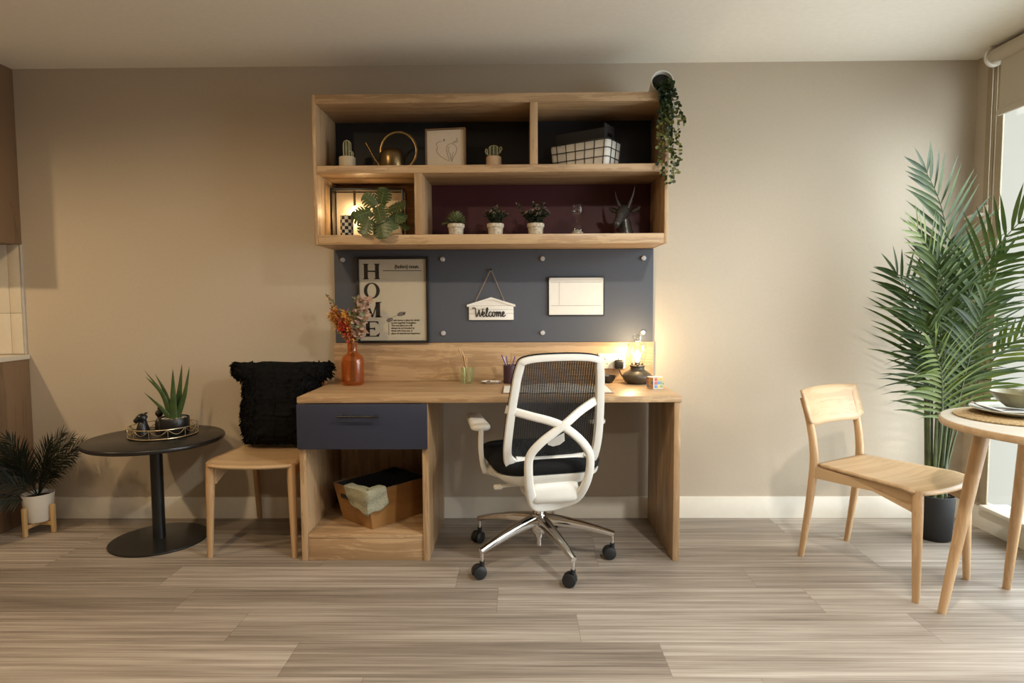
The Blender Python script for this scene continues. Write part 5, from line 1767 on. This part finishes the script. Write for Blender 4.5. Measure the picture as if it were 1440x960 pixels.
tag(obj('napkin', bm, stripes, None, (MX - .002, MY + .020, ZP + .0082), (0, 0, R(-24)), mods=[('SOLIDIFY', dict(thickness=.004, offset=1.0))]), 'blue and white striped napkin folded between plate and olive bowl', 'napkin')
bm = B(); lathe(bm, [(0, 0), (.040, 0), (.043, .003), (.066, .022), (.086, .046), (.091, .056), (.0895, .0575), (.083, .046), (.062, .025), (.035, .010), (0, .008)], 60)
tag(obj('soup_bowl', bm, M['olive'], None, (MX + .030, MY + .030, ZP + .0355), angle=60), 'olive glazed bowl on top of the napkin and plate', 'bowl')

# ------------------------------------------------------------------ light: warm ceiling downlights, the two small lamps, daylight with added glows through the window
def lamp(name, kind, loc, energy, col, **k):
    l = bpy.data.lights.new(name, kind)
    l.energy = energy
    l.color = col
    rot = k.pop('rot', (0, 0, 0))
    for a, b in k.items():
        setattr(l, a, b)
    o = bpy.data.objects.new(name, l)
    COL.objects.link(o)
    o.location = loc
    o.rotation_euler = rot
    return o
WARM = (1.0, .73, .43)
NEUTRAL = (1.0, .955, .87)
def spot(x, y, e, c, s=.05, cone=165, blend=.55):
    lamp('downlight', 'SPOT', (x, y, H - .015), e, c, spot_size=R(cone), spot_blend=blend, shadow_soft_size=s)
spot(-3.40, -1.65, 115, WARM)
spot(-1.50, -2.05, 74, WARM, cone=174, blend=.35)
spot(1.03, -2.05, 138, NEUTRAL)
spot(-1.5, -4.3, 35, WARM)
spot(1.03, -4.3, 110, NEUTRAL)
lamp('desk_lamp_glow', 'POINT', (.611, -.145, ZD + .190), 4.2, (1.0, .71, .38), shadow_soft_size=.015)
lamp('lantern_glow', 'POINT', (-.85, -.140, ZB + .118), .9, (1.0, .66, .32), shadow_soft_size=.012)
SKY_FILL, SKY_FILL2, CEILING_FILL = 6.4, 7.5, 3.0  # strengths of the unseen glows added around the sky
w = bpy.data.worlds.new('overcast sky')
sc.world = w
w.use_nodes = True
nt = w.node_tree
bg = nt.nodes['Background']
# overcast sky: pale and even, plus unseen bright lobes added to light wall and floor
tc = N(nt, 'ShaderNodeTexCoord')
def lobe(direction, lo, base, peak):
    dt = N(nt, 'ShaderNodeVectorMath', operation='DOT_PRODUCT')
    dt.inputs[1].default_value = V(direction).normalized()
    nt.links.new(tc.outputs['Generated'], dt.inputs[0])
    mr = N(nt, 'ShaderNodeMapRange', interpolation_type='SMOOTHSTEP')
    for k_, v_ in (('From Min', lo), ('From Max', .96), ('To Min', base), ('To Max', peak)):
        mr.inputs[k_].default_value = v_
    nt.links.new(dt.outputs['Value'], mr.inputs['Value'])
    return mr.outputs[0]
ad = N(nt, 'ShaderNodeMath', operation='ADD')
nt.links.new(lobe((.62, -.76, .20), .78, 0, SKY_FILL), ad.inputs[0])
nt.links.new(lobe((.80, -.02, .60), .66, 0, SKY_FILL2), ad.inputs[1])
a2 = N(nt, 'ShaderNodeMath', operation='ADD')      # unseen glow from below, added to brighten the ceiling
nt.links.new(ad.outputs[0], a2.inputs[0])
nt.links.new(lobe((.72, -.42, -.50), .55, 0, CEILING_FILL), a2.inputs[1])
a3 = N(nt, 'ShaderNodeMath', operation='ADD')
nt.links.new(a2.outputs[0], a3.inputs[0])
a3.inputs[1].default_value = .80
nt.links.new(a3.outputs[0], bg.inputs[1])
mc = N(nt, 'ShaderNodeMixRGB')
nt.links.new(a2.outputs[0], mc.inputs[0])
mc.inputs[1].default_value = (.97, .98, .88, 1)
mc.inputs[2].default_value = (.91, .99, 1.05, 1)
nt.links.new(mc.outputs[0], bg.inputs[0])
pl = bpy.data.lights.new('window_portal', 'AREA')
pl.shape = 'RECTANGLE'; pl.size = 2.2; pl.size_y = 2.3
pl.cycles.is_portal = True
po = bpy.data.objects.new('window_portal', pl)
COL.objects.link(po)
po.location = (XR + .06, -1.35, 1.26)
po.rotation_euler = (0, R(90), 0)

vs = sc.view_settings
vs.view_transform = 'Standard'
vs.look = 'None'
vs.exposure = 0.06
vs.gamma = 1.0
vs.use_curve_mapping = False
sc.cycles.use_denoising = True
sc.cycles.max_bounces = 10
sc.cycles.diffuse_bounces = 5
sc.cycles.transparent_max_bounces = 24
sc.cycles.sample_clamp_indirect = 6.0
